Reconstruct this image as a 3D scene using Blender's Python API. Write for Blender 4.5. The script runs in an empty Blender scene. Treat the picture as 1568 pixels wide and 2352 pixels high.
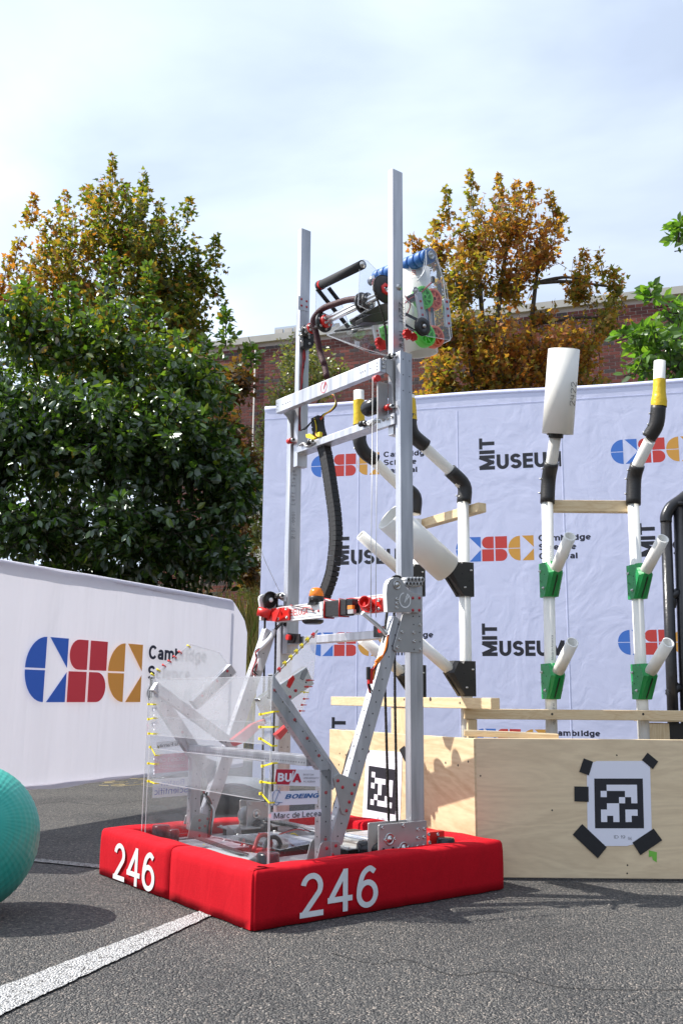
import bpy, math, random
import numpy as np
from mathutils import Vector as V, Matrix
random.seed(7); rng=np.random.default_rng(7)
sc=bpy.context.scene; COL=sc.collection
# ---------------------------------------------------------------- camera
FP,PITCH,ROLL,CH=2130.0,math.radians(11.29),math.radians(0.49),0.55
FWD=V((0,math.cos(PITCH),math.sin(PITCH))); RT=V((1,0,0)); UP=RT.cross(FWD)
CR=RT*math.cos(ROLL)+UP*math.sin(ROLL); CU=-RT*math.sin(ROLL)+UP*math.cos(ROLL)
O=V((0,0,CH))
cd=bpy.data.cameras.new('camera'); cam=bpy.data.objects.new('camera',cd); COL.objects.link(cam)
m=Matrix((CR,CU,-FWD)).transposed().to_4x4(); m.translation=O; cam.matrix_world=m
cd.sensor_fit='VERTICAL'; cd.sensor_height=36; cd.lens=36*FP/2352; cd.clip_end=2000; cd.clip_start=.05
sc.camera=cam
sc.render.engine='CYCLES'
# ---------------------------------------------------------------- sun and sky
SE,SA=math.radians(49.6),math.radians(-5)          # elevation, heading of the light
sd=V((math.cos(SA)*math.cos(SE),math.sin(SA)*math.cos(SE),-math.sin(SE)))
sl=bpy.data.lights.new('sun','SUN'); sl.energy=5.0; sl.angle=math.radians(.5); sl.color=(1,.96,.9)
so=bpy.data.objects.new('sun',sl); so.rotation_euler=sd.to_track_quat('-Z','Y').to_euler(); so.location=(0,0,30); COL.objects.link(so)
w=bpy.data.worlds.new('World'); sc.world=w; w.use_nodes=True; nt=w.node_tree; nt.nodes.clear()
N=nt.nodes.new; LK=nt.links.new
out=N('ShaderNodeOutputWorld'); bg=N('ShaderNodeBackground'); sky=N('ShaderNodeTexSky')
sky.sky_type='NISHITA'; sky.sun_disc=False; sky.sun_elevation=SE
sky.sun_rotation=math.atan2(-sd.x,-sd.y); sky.air_density=1.0; sky.dust_density=1.5; sky.ozone_density=1.2
tc=N('ShaderNodeTexCoord'); mp=N('ShaderNodeMapping'); mp.inputs['Scale'].default_value=(1.6,1.6,3.6)
ns=N('ShaderNodeTexNoise'); ns.inputs['Scale'].default_value=1.1; ns.inputs['Detail'].default_value=6; ns.inputs['Roughness'].default_value=.5; ns.inputs['Distortion'].default_value=.4
mr=N('ShaderNodeMapRange'); mr.inputs[1].default_value=.38; mr.inputs[2].default_value=.70; mr.inputs[3].default_value=.52; mr.inputs[4].default_value=1.0
mx=N('ShaderNodeMixRGB'); mx.inputs[2].default_value=(8.0,8.5,9.2,1)
LK(tc.outputs['Generated'],mp.inputs[0]); LK(mp.outputs[0],ns.inputs[0]); LK(ns.outputs[0],mr.inputs[0]); LK(mr.outputs[0],mx.inputs[0])
# thin high cloud scatters light forward: bright towards the sun, faint on the far side of the sky
dt=N('ShaderNodeVectorMath'); dt.operation='DOT_PRODUCT'; dt.inputs[1].default_value=tuple(-sd); LK(tc.outputs['Generated'],dt.inputs[0])
g1=N('ShaderNodeMapRange'); g1.interpolation_type='SMOOTHSTEP'; g1.inputs[1].default_value=-.55; g1.inputs[2].default_value=.55; g1.inputs[3].default_value=.22; g1.inputs[4].default_value=1.22; LK(dt.outputs['Value'],g1.inputs[0])
cm=N('ShaderNodeMixRGB'); cm.blend_type='MULTIPLY'; cm.inputs[0].default_value=1; cm.inputs[1].default_value=(6.6,7.5,9.1,1); LK(g1.outputs[0],cm.inputs[2]); LK(cm.outputs[0],mx.inputs[2])
LK(sky.outputs[0],mx.inputs[1]); LK(mx.outputs[0],bg.inputs[0]); bg.inputs[1].default_value=.104; LK(bg.outputs[0],out.inputs[0])
sc.view_settings.view_transform='Standard'; sc.view_settings.look='None'; sc.view_settings.exposure=0.5; sc.view_settings.gamma=1; sc.view_settings.use_curve_mapping=False
# ---------------------------------------------------------------- picture measurements -> real planes
ZM={'1':(1000,600,900/1568),'2':(1000,1400,900/1568),'3':(950,2200,900/1568),'4':(550,2500,800/1568),'5':(1000,2800,800/1568),'6':(350,3200,1750/1568),
'a':(1300,1500,700/1266),'b':(1900,1300,831/1568),'c':(1900,2100,831/1568),'d':(1800,2700,931/1568),'e':(0,2200,1000/1568),'f':(0,3000,1000/1568),
'g':(1500,3200,600/1568),'h':(380,3250,400/1568),'i':(800,3100,900/1568),'j':(900,2250,500/1568),'k':(1200,950,650/1568),'t':(2250,2950,400/1568),
'm':(1300,2700,650/1568),'D':(0,0,1.74171)}
def ray(k,x,y):
    a,b,s=ZM[k]; x=(a+s*x)/1.74171; y=(b+s*y)/1.74171
    return FWD*FP+CR*(x-784)-CU*(y-1176)
def onp(k,x,y,p0,nrm):
    d=ray(k,x,y); t=(V(p0)-O).dot(V(nrm))/d.dot(V(nrm)); return O+d*t
def WY(x,y,Y,k='D'): return onp(k,x,y,(0,Y,0),(0,1,0))
def WZ(x,y,z=0,k='D'): return onp(k,x,y,(0,0,z),(0,0,1))
def px(P):
    d=V(P)-O; w_=d.dot(FWD); return 784+FP*d.dot(CR)/w_,1176-FP*d.dot(CU)/w_
TH=math.radians(37.4); RA=V((math.cos(TH),math.sin(TH),0)); RB=V((-math.sin(TH),math.cos(TH),0)); RN=V((-.2026,2.354,0))
def L(k,x,y,u=None,v=None,z=None):
    if v is not None: P=onp(k,x,y,RN+RB*v,RB)
    elif u is not None: P=onp(k,x,y,RN+RA*u,RA)
    else: P=onp(k,x,y,(0,0,z),(0,0,1))
    P=P-RN; return V((P.dot(RA),P.dot(RB),P.z))
# ---------------------------------------------------------------- materials
MATS={}
def nodes(name):
    mt=bpy.data.materials.new(name); mt.use_nodes=True; n=mt.node_tree; b=n.nodes['Principled BSDF']; MATS[name]=mt; return mt,n,b
def mat(name,col,rough=.5,metal=0,noise=0,nscale=20,bump=0,bscale=60,spec=.5,sx=(1,1,1),coord='Object',emit=None,col2=None,detail=4):
    mt,n,b=nodes(name); c=(*col,1)
    b.inputs['Base Color'].default_value=c; b.inputs['Roughness'].default_value=rough; b.inputs['Metallic'].default_value=metal
    b.inputs['Specular IOR Level'].default_value=spec
    if noise or bump:
        tc=n.nodes.new('ShaderNodeTexCoord'); mp=n.nodes.new('ShaderNodeMapping'); mp.inputs['Scale'].default_value=sx; n.links.new(tc.outputs[coord],mp.inputs[0])
    if noise:
        t=n.nodes.new('ShaderNodeTexNoise'); t.inputs['Scale'].default_value=nscale; t.inputs['Detail'].default_value=detail; n.links.new(mp.outputs[0],t.inputs[0])
        r=n.nodes.new('ShaderNodeValToRGB'); r.color_ramp.elements[0].position=.3; r.color_ramp.elements[1].position=.7
        c2=col2 or tuple(min(1,x*(1-noise)) for x in col)
        r.color_ramp.elements[0].color=(*c2,1); r.color_ramp.elements[1].color=c
        n.links.new(t.outputs[0],r.inputs[0]); n.links.new(r.outputs[0],b.inputs['Base Color'])
        if metal>.3:
            q=n.nodes.new('ShaderNodeMapRange'); q.inputs[3].default_value=rough-.1; q.inputs[4].default_value=rough+.12; n.links.new(t.outputs[0],q.inputs[0]); n.links.new(q.outputs[0],b.inputs['Roughness'])
    if bump:
        t=n.nodes.new('ShaderNodeTexNoise'); t.inputs['Scale'].default_value=bscale; t.inputs['Detail'].default_value=3; n.links.new(mp.outputs[0],t.inputs[0])
        bb=n.nodes.new('ShaderNodeBump'); bb.inputs['Strength'].default_value=bump; bb.inputs['Distance'].default_value=.004
        n.links.new(t.outputs[0],bb.inputs['Height']); n.links.new(bb.outputs[0],b.inputs['Normal'])
    return mt
ALU=mat('mill_aluminium',(.74,.74,.77),.40,.8,noise=.38,nscale=7,bump=.07,bscale=30,sx=(5,5,.5),detail=9)
ALUB=mat('bright_aluminium',(.9,.9,.9),.22,.95,noise=.1,nscale=20)
PLATE=mat('brushed_plate',(.52,.51,.50),.45,.7,noise=.15,nscale=14,bump=.04)
WHT=mat('white_plastic',(.8,.8,.79),.4,noise=.05,nscale=30)
BLK=mat('black_plastic',(.018,.018,.02),.42,noise=.3,nscale=40)
BLKM=mat('black_anodised',(.02,.02,.022),.25,.3)
RUB=mat('black_rubber',(.022,.022,.024),.75,bump=.2,bscale=80)
STEEL=mat('dark_chain_steel',(.05,.045,.04),.35,.8)
SCREW=mat('zinc_screw',(.55,.54,.52),.3,.9)
RIV=mat('red_rivet',(.42,.02,.03),.4)
REDP=mat('red_printed_plastic',(.62,.02,.015),.35,bump=.08,bscale=200)
REDW=mat('red_wire',(.4,.02,.02),.5)
MAR=mat('maroon_braided_sleeve',(.05,.006,.010),.6,bump=.8,bscale=260)
HOLE=mat('dark_hole',(.02,.02,.022),.9)
YEL=mat('yellow_plastic',(.82,.66,.02),.4)
YTAPE=mat('yellow_tape',(.78,.52,.01),.35,bump=.9,bscale=45,noise=.12,nscale=25)
GRNW=mat('green_wheel_rubber',(.14,.72,.08),.45)
ORGW=mat('orange_wheel_rubber',(.85,.17,.07),.45)
BLUW=mat('blue_roller_rubber',(.03,.14,.42),.5,bump=.1)
ORGL=mat('orange_beacon_lens',(.9,.22,.01),.18)
PVC=mat('white_pvc',(.88,.86,.80),.4,noise=.06,nscale=6,bump=.04,bscale=15)
PVCI=mat('pvc_grey',(.60,.60,.57),.45,noise=.05)
GRN=mat('green_printed_plastic',(.01,.30,.07),.35,noise=.2,nscale=8,bump=.25,bscale=120,sx=(.3,.3,3))
BLKP=mat('black_printed_plastic',(.02,.018,.017),.4,bump=.2,bscale=150,sx=(.3,.3,3))
GREYB=mat('grey_battery_case',(.33,.34,.35),.45,noise=.1)
CLRG=mat('grey_electronics',(.34,.36,.37),.35,noise=.5,nscale=30); PAN=mat('dark_belly_pan',(.10,.10,.105),.4,noise=.5,nscale=12)
PAPER=mat('white_paper',(.80,.80,.88),.6,bump=.12,bscale=14)
INK=mat('black_ink',(.015,.015,.022),.5)
INKG=mat('grey_ink',(.25,.25,.27),.6)
VINYL=mat('white_vinyl',(.78,.79,.80),.35,noise=.12,nscale=18,bump=.25,bscale=45)
GAFF=mat('black_gaffer_tape',(.012,.012,.014),.6,bump=.2,bscale=90)
GTAPE=mat('green_tape',(.18,.5,.06),.5)
NAVY=mat('print_navy',(.018,.02,.04),.7)
PBLU=mat('print_blue',(.06,.19,.60),.7); PRED=mat('print_red',(.60,.055,.045),.7); PORG=mat('print_ochre',(.68,.34,.06),.7)
PBLUD=mat('print_deep_blue',(.04,.15,.62),.7); PREDD=mat('print_crimson',(.74,.05,.065),.7); PORGD=mat('print_orange',(.88,.38,.06),.7)
BUAR=mat('sticker_crimson',(.5,.02,.05),.4); BOEB=mat('sticker_blue',(.03,.13,.35),.4)
TEAL=mat('teal_rubber',(.035,.42,.34),.42)
def wood(name,c1,c2,sx,scale=3.,bump=.1,knots=True):
    mt,n,b=nodes(name); b.inputs['Roughness'].default_value=.65
    tc=n.nodes.new('ShaderNodeTexCoord'); mp=n.nodes.new('ShaderNodeMapping'); mp.inputs['Scale'].default_value=sx; n.links.new(tc.outputs['Object'],mp.inputs[0])
    t=n.nodes.new('ShaderNodeTexNoise'); t.inputs['Scale'].default_value=scale; t.inputs['Detail'].default_value=6; t.inputs['Distortion'].default_value=1.2; n.links.new(mp.outputs[0],t.inputs[0])
    wv=n.nodes.new('ShaderNodeMath'); wv.operation='MULTIPLY'; wv.inputs[1].default_value=14; n.links.new(t.outputs[0],wv.inputs[0])
    fr=n.nodes.new('ShaderNodeMath'); fr.operation='PINGPONG'; fr.inputs[1].default_value=1; n.links.new(wv.outputs[0],fr.inputs[0])
    t2=n.nodes.new('ShaderNodeTexNoise'); t2.inputs['Scale'].default_value=scale*14; t2.inputs['Detail'].default_value=5; n.links.new(mp.outputs[0],t2.inputs[0])
    ad=n.nodes.new('ShaderNodeMath'); ad.operation='MULTIPLY_ADD'; ad.inputs[1].default_value=.45; n.links.new(fr.outputs[0],ad.inputs[0]); 
    mu=n.nodes.new('ShaderNodeMath'); mu.operation='MULTIPLY'; mu.inputs[1].default_value=.7; n.links.new(t2.outputs[0],mu.inputs[0]); n.links.new(mu.outputs[0],ad.inputs[2])
    r=n.nodes.new('ShaderNodeValToRGB'); r.color_ramp.elements[0].position=.15; r.color_ramp.elements[1].position=.85
    r.color_ramp.elements[0].color=(*c2,1); r.color_ramp.elements[1].color=(*c1,1); n.links.new(ad.outputs[0],r.inputs[0]); n.links.new(r.outputs[0],b.inputs['Base Color'])
    bb=n.nodes.new('ShaderNodeBump'); bb.inputs['Strength'].default_value=bump; bb.inputs['Distance'].default_value=.002; n.links.new(t2.outputs[0],bb.inputs['Height']); n.links.new(bb.outputs[0],b.inputs['Normal'])
    return mt
PLY=wood('birch_plywood',(.78,.62,.40),(.64,.49,.31),(1.2,1.2,7),1.3)
PLYM=wood('pine_plywood',(.76,.60,.37),(.58,.40,.22),(1,1,4),1.6)
PINE=wood('pine_lumber',(.76,.60,.37),(.62,.44,.24),(1.5,1.5,9),2.2)
PINV=wood('pine_post',(.76,.60,.37),(.62,.44,.24),(9,9,1.2),2.2)
def fabric(name,col,transl,bumps,bdist=.006):
    mt,n,b=nodes(name); n.nodes.remove(b); o=n.nodes['Material Output']
    d=n.nodes.new('ShaderNodeBsdfDiffuse'); d.inputs[0].default_value=(*col,1); t=n.nodes.new('ShaderNodeBsdfTranslucent'); t.inputs[0].default_value=(*col,1)
    mxs=n.nodes.new('ShaderNodeMixShader'); mxs.inputs[0].default_value=transl
    tc=n.nodes.new('ShaderNodeTexCoord'); prev=None
    for sc_,st,sx,dist in bumps:
        mp=n.nodes.new('ShaderNodeMapping'); mp.inputs['Scale'].default_value=sx; n.links.new(tc.outputs['Object'],mp.inputs[0])
        ns=n.nodes.new('ShaderNodeTexNoise'); ns.inputs['Scale'].default_value=sc_; ns.inputs['Detail'].default_value=3; ns.inputs['Distortion'].default_value=dist; n.links.new(mp.outputs[0],ns.inputs[0])
        b2=n.nodes.new('ShaderNodeBump'); b2.inputs['Strength'].default_value=st; b2.inputs['Distance'].default_value=bdist; n.links.new(ns.outputs[0],b2.inputs['Height'])
        if prev: n.links.new(prev.outputs[0],b2.inputs['Normal'])
        prev=b2
    for s in (d,t): n.links.new(prev.outputs[0],s.inputs['Normal'])
    n.links.new(d.outputs[0],mxs.inputs[1]); n.links.new(t.outputs[0],mxs.inputs[2]); n.links.new(mxs.outputs[0],o.inputs[0]); return mt
FABB=fabric('lilac_white_fabric',(.76,.785,.99),.14,[(2.2,.75,(1,1,.6),2.5),(7,.3,(1,1,1),1.5)],.0075)
FABL=fabric('white_fabric',(.76,.74,.79),.30,[(2.5,.8,(3,3,.22),.3),(1.4,.6,(1,1,1),1.5)],.02)
def redfab():
    mt,n,b=nodes('red_bumper_fabric'); b.inputs['Roughness'].default_value=.9; b.inputs['Specular IOR Level'].default_value=.15
    tc=n.nodes.new('ShaderNodeTexCoord'); t=n.nodes.new('ShaderNodeTexNoise'); t.inputs['Scale'].default_value=7; t.inputs['Detail'].default_value=3; t.inputs['Distortion'].default_value=1.5; mp=n.nodes.new('ShaderNodeMapping'); mp.inputs['Scale'].default_value=(1.6,1.6,.8); n.links.new(tc.outputs['Object'],mp.inputs[0]); n.links.new(mp.outputs[0],t.inputs[0])
    t2=n.nodes.new('ShaderNodeTexNoise'); t2.inputs['Scale'].default_value=700; n.links.new(tc.outputs['Object'],t2.inputs[0])
    r=n.nodes.new('ShaderNodeValToRGB'); r.color_ramp.elements[0].color=(.34,.003,.009,1); r.color_ramp.elements[1].color=(.54,.007,.016,1); r.color_ramp.elements[0].position=.2; r.color_ramp.elements[1].position=.6
    n.links.new(t2.outputs[0],r.inputs[0]); n.links.new(r.outputs[0],b.inputs['Base Color'])
    a=n.nodes.new('ShaderNodeBump'); a.inputs['Strength'].default_value=.45; a.inputs['Distance'].default_value=.009; n.links.new(t.outputs[0],a.inputs['Height'])
    c=n.nodes.new('ShaderNodeBump'); c.inputs['Strength'].default_value=.35; c.inputs['Distance'].default_value=.001; n.links.new(t2.outputs[0],c.inputs['Height']); n.links.new(a.outputs[0],c.inputs['Normal']); n.links.new(c.outputs[0],b.inputs['Normal']); return mt
REDF=redfab()
def clear(name,haze,tint=(.95,.96,.97)):
    mt,n,b=nodes(name); n.nodes.remove(b); o=n.nodes['Material Output']
    tr=n.nodes.new('ShaderNodeBsdfTransparent'); tr.inputs[0].default_value=(*tint,1)
    gl=n.nodes.new('ShaderNodeBsdfGlossy'); gl.inputs['Roughness'].default_value=.05
    df=n.nodes.new('ShaderNodeBsdfDiffuse'); df.inputs[0].default_value=(.8,.8,.82,1)
    tl=n.nodes.new('ShaderNodeBsdfTranslucent'); tl.inputs[0].default_value=(.8,.8,.82,1)
    h=n.nodes.new('ShaderNodeMixShader'); h.inputs[0].default_value=.5; n.links.new(df.outputs[0],h.inputs[1]); n.links.new(tl.outputs[0],h.inputs[2])
    lw=n.nodes.new('ShaderNodeLayerWeight'); lw.inputs[0].default_value=.5; pw=n.nodes.new('ShaderNodeMath'); pw.operation='POWER'; pw.inputs[1].default_value=4; n.links.new(lw.outputs['Facing'],pw.inputs[0])
    fr=n.nodes.new('ShaderNodeMath'); fr.operation='MULTIPLY_ADD'; fr.inputs[1].default_value=.45; fr.inputs[2].default_value=.055; n.links.new(pw.outputs[0],fr.inputs[0])
    tc=n.nodes.new('ShaderNodeTexCoord'); t=n.nodes.new('ShaderNodeTexNoise'); t.inputs['Scale'].default_value=5; t.inputs['Detail'].default_value=6; n.links.new(tc.outputs['Object'],t.inputs[0])
    mr=n.nodes.new('ShaderNodeMapRange'); mr.inputs[1].default_value=.3; mr.inputs[2].default_value=.8; mr.inputs[3].default_value=haze*.5; mr.inputs[4].default_value=haze*1.8; n.links.new(t.outputs[0],mr.inputs[0])
    m1=n.nodes.new('ShaderNodeMixShader'); n.links.new(mr.outputs[0],m1.inputs[0]); n.links.new(tr.outputs[0],m1.inputs[1]); n.links.new(h.outputs[0],m1.inputs[2])
    m2=n.nodes.new('ShaderNodeMixShader'); n.links.new(fr.outputs[0],m2.inputs[0]); n.links.new(m1.outputs[0],m2.inputs[1]); n.links.new(gl.outputs[0],m2.inputs[2]); n.links.new(m2.outputs[0],o.inputs[0]); return mt
POLY=clear('clear_polycarbonate',.014); POLYH=clear('hazy_polycarbonate',.26); POLYE=clear('polycarbonate_edge',.45)
STK=clear('translucent_sticker',1.5); POLYM=clear('scuffed_polycarbonate',.09); POLYW=clear('frosted_polycarbonate',.42)
def leafmat(name,transl,rough=.4,spec=.12):
    mt,n,b=nodes(name); n.nodes.remove(b); o=n.nodes['Material Output']
    at=n.nodes.new('ShaderNodeAttribute'); at.attribute_name='leafcol'
    d=n.nodes.new('ShaderNodeBsdfDiffuse'); t=n.nodes.new('ShaderNodeBsdfTranslucent'); g=n.nodes.new('ShaderNodeBsdfGlossy'); g.inputs['Roughness'].default_value=rough; g.inputs[0].default_value=(.8,.85,.8,1)
    br=n.nodes.new('ShaderNodeMixRGB'); br.blend_type='MULTIPLY'; br.inputs[0].default_value=1; br.inputs[2].default_value=(2.2,2.4,.9,1)
    n.links.new(at.outputs['Color'],d.inputs[0]); n.links.new(at.outputs['Color'],br.inputs[1]); n.links.new(br.outputs[0],t.inputs[0])
    m=n.nodes.new('ShaderNodeMixShader'); m.inputs[0].default_value=transl; n.links.new(d.outputs[0],m.inputs[1]); n.links.new(t.outputs[0],m.inputs[2])
    m2=n.nodes.new('ShaderNodeMixShader'); m2.inputs[0].default_value=spec; n.links.new(m.outputs[0],m2.inputs[1]); n.links.new(g.outputs[0],m2.inputs[2]); n.links.new(m2.outputs[0],o.inputs[0]); return mt
LEAFG=leafmat('glossy_leaf',.34,.30,.09); LEAFM=leafmat('maple_leaf',.5,.6,.03); LEAFY=leafmat('young_leaf',.45,.35,.08)
GRASSM=leafmat('grass_blade',.4,.6,.02)
BARK=mat('bark',(.09,.075,.06),.9,noise=.4,nscale=12,bump=.5,bscale=30,sx=(3,3,.6))
# ---------------------------------------------------------------- mesh helpers
class M:
    def __init__(s): s.v=[];s.f=[];s.mi=[];s.sm=[]
    def add(s,vs,fs,mi=0,sm=False):
        o=len(s.v); s.v+=[tuple(x) for x in vs]; s.f+=[tuple(i+o for i in f) for f in fs]; s.mi+=[mi]*len(fs); s.sm+=[sm]*len(fs); return s
    def ob(s,c,a,b,d,mi=0):      # centre and half vectors
        c,a,b,d=V(c),V(a),V(b),V(d); P=[c+a*i+b*j+d*k for k in(-1,1) for j in(-1,1) for i in(-1,1)]
        F=[(0,2,3,1),(4,5,7,6),(0,1,5,4),(2,6,7,3),(0,4,6,2),(1,3,7,5)]
        if a.cross(b).dot(d)<0: F=[f[::-1] for f in F]
        return s.add(P,F,mi)
    def box(s,p0,p1,mi=0):
        p0,p1=V(p0),V(p1); c=(p0+p1)/2; h=(p1-p0)/2; return s.ob(c,(abs(h.x),0,0),(0,abs(h.y),0),(0,0,abs(h.z)),mi)
    def bar(s,a,b,w,t,side,mi=0):  # w along side, t along the cross
        a,b=V(a),V(b); d=(b-a); sd_=V(side); sd_=(sd_-d*sd_.dot(d)/d.length_squared).normalized(); n=d.normalized().cross(sd_)
        return s.ob((a+b)/2,d/2,sd_*w/2,n*t/2,mi)
    def prism(s,poly,vec,mi=0):
        poly=[V(p) for p in poly]; vec=V(vec); n=len(poly)
        nr=V((0,0,0))
        for i in range(n): nr+=poly[i].cross(poly[(i+1)%n])
        if nr.dot(vec)>0: poly=poly[::-1]
        return s.add(poly+[p+vec for p in poly],[tuple(range(n)),tuple(range(2*n-1,n-1,-1))]+[(i,i+n,(i+1)%n+n,(i+1)%n) for i in range(n)],mi)
    def rings(s,R,mi=0,cap=True,sm=True):
        n=len(R[0]); o=len(s.v); vs=[p for r in R for p in r]; F=[]
        for k in range(len(R)-1):
            for i in range(n): F.append((k*n+i,k*n+(i+1)%n,(k+1)*n+(i+1)%n,(k+1)*n+i))
        s.add(vs,F,mi,sm)
        if cap:
            s.f.append(tuple(o+i for i in range(n))[::-1]); s.f.append(tuple(o+(len(R)-1)*n+i for i in range(n))); s.mi+=[mi]*2; s.sm+=[False]*2
        return s
    def cyl(s,a,b,r,n=14,r2=None,mi=0,cap=True):
        a,b=V(a),V(b); d=(b-a).normalized(); x=d.orthogonal().normalized(); y=d.cross(x); r2=r if r2 is None else r2
        C=[(math.cos(2*math.pi*i/n),math.sin(2*math.pi*i/n)) for i in range(n)]
        return s.rings([[a+(x*c+y*q)*r for c,q in C],[b+(x*c+y*q)*r2 for c,q in C]],mi,cap)
    def lathe(s,a,ax,prof,n=24,mi=0,cap=False): # prof: (distance, radius)
        a,d=V(a),V(ax).normalized(); x=d.orthogonal().normalized(); y=d.cross(x)
        C=[(math.cos(2*math.pi*i/n),math.sin(2*math.pi*i/n)) for i in range(n)]
        return s.rings([[a+d*h+(x*c+y*q)*r for c,q in C] for h,r in prof],mi,cap,True)
    def pipe(s,a,b,r,ri,n=24,mi=0):
        a,b=V(a),V(b); l=(b-a).length
        return s.lathe(a,b-a,[(0,ri),(0,r),(l,r),(l,ri),(0,ri)],n,mi)
    def tube(s,pts,r,n=8,mi=0,cap=True,sm=True):
        pts=[V(p) for p in pts]; R=[]; x=None
        for i,p in enumerate(pts):
            d=(pts[min(i+1,len(pts)-1)]-pts[max(i-1,0)]).normalized()
            x=d.orthogonal().normalized() if x is None else (x-d*x.dot(d)).normalized(); y=d.cross(x); rr=r[i] if isinstance(r,(list,tuple)) else r
            R.append([p+(x*math.cos(2*math.pi*j/n)+y*math.sin(2*math.pi*j/n))*rr for j in range(n)])
        return s.rings(R,mi,cap,sm)
    def disc(s,c,nrm,r,n=8,mi=0):
        c,d=V(c),V(nrm).normalized(); x=d.orthogonal().normalized(); y=d.cross(x)
        return s.add([c+(x*math.cos(2*math.pi*i/n)+y*math.sin(2*math.pi*i/n))*r for i in range(n)],[tuple(range(n))],mi)
    def build(s,name,mats,parent=None,bevel=0,label=None):
        me=bpy.data.meshes.new(name); me.from_pydata(s.v,[],s.f)
        for m_ in (mats if isinstance(mats,(list,tuple)) else [mats]): me.materials.append(m_)
        me.polygons.foreach_set('material_index',s.mi); me.polygons.foreach_set('use_smooth',s.sm); me.update()
        o=bpy.data.objects.new(name,me); COL.objects.link(o)
        if parent: o.parent=parent
        if bevel:
            b=o.modifiers.new('bevel','BEVEL'); b.width=bevel; b.segments=2; b.limit_method='ANGLE'; b.harden_normals=False
        if label: o['label']=label
        return o
def thing(name,label,cat,loc=(0,0,0),rz=0,group=None):
    o=bpy.data.objects.new(name,None); o.empty_display_size=.1; COL.objects.link(o); o.location=loc; o.rotation_euler=(0,0,rz); return tag(o,label,cat,group)
def tag(o,label,cat,group=None):
    o['label']=label; o['category']=cat
    if group: o['group']=group
    return o
def inst(name,me,parent,loc,axis=None,mat_=None):
    o=bpy.data.objects.new(name,me); COL.objects.link(o); o.parent=parent
    if mat_ is not None: o.matrix_local=mat_
    else:
        q=V(axis).to_track_quat('Z','Y') if axis is not None else None
        o.location=loc
        if q: o.rotation_euler=q.to_euler()
    return o
def mesh_of(m_,name,mats):
    o=m_.build(name,mats); me=o.data; bpy.data.objects.remove(o); return me
def spline(P,n=8):
    P=[V(p) for p in P]; P=[P[0]*2-P[1]]+P+[P[-1]*2-P[-2]]; out=[]
    for i in range(1,len(P)-2):
        a,b,c,d=P[i-1:i+3]
        for k in range(n):
            t=k/n; out.append(.5*((2*b)+(c-a)*t+(2*a-5*b+4*c-d)*t*t+(3*b-a-3*c+d)*t**3))
    return out+[P[-2]]
def _A(cx,cy,rx,ry,a0,a1,n=14): return [(cx+rx*math.cos(math.radians(a0+(a1-a0)*i/n)),cy+ry*math.sin(math.radians(a0+(a1-a0)*i/n))) for i in range(n+1)]
def _B(*P): # smooth curve through points
    q=spline([(x,y,0) for x,y in P],5); return [(p[0],p[1]) for p in q]
XH=.73
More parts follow.
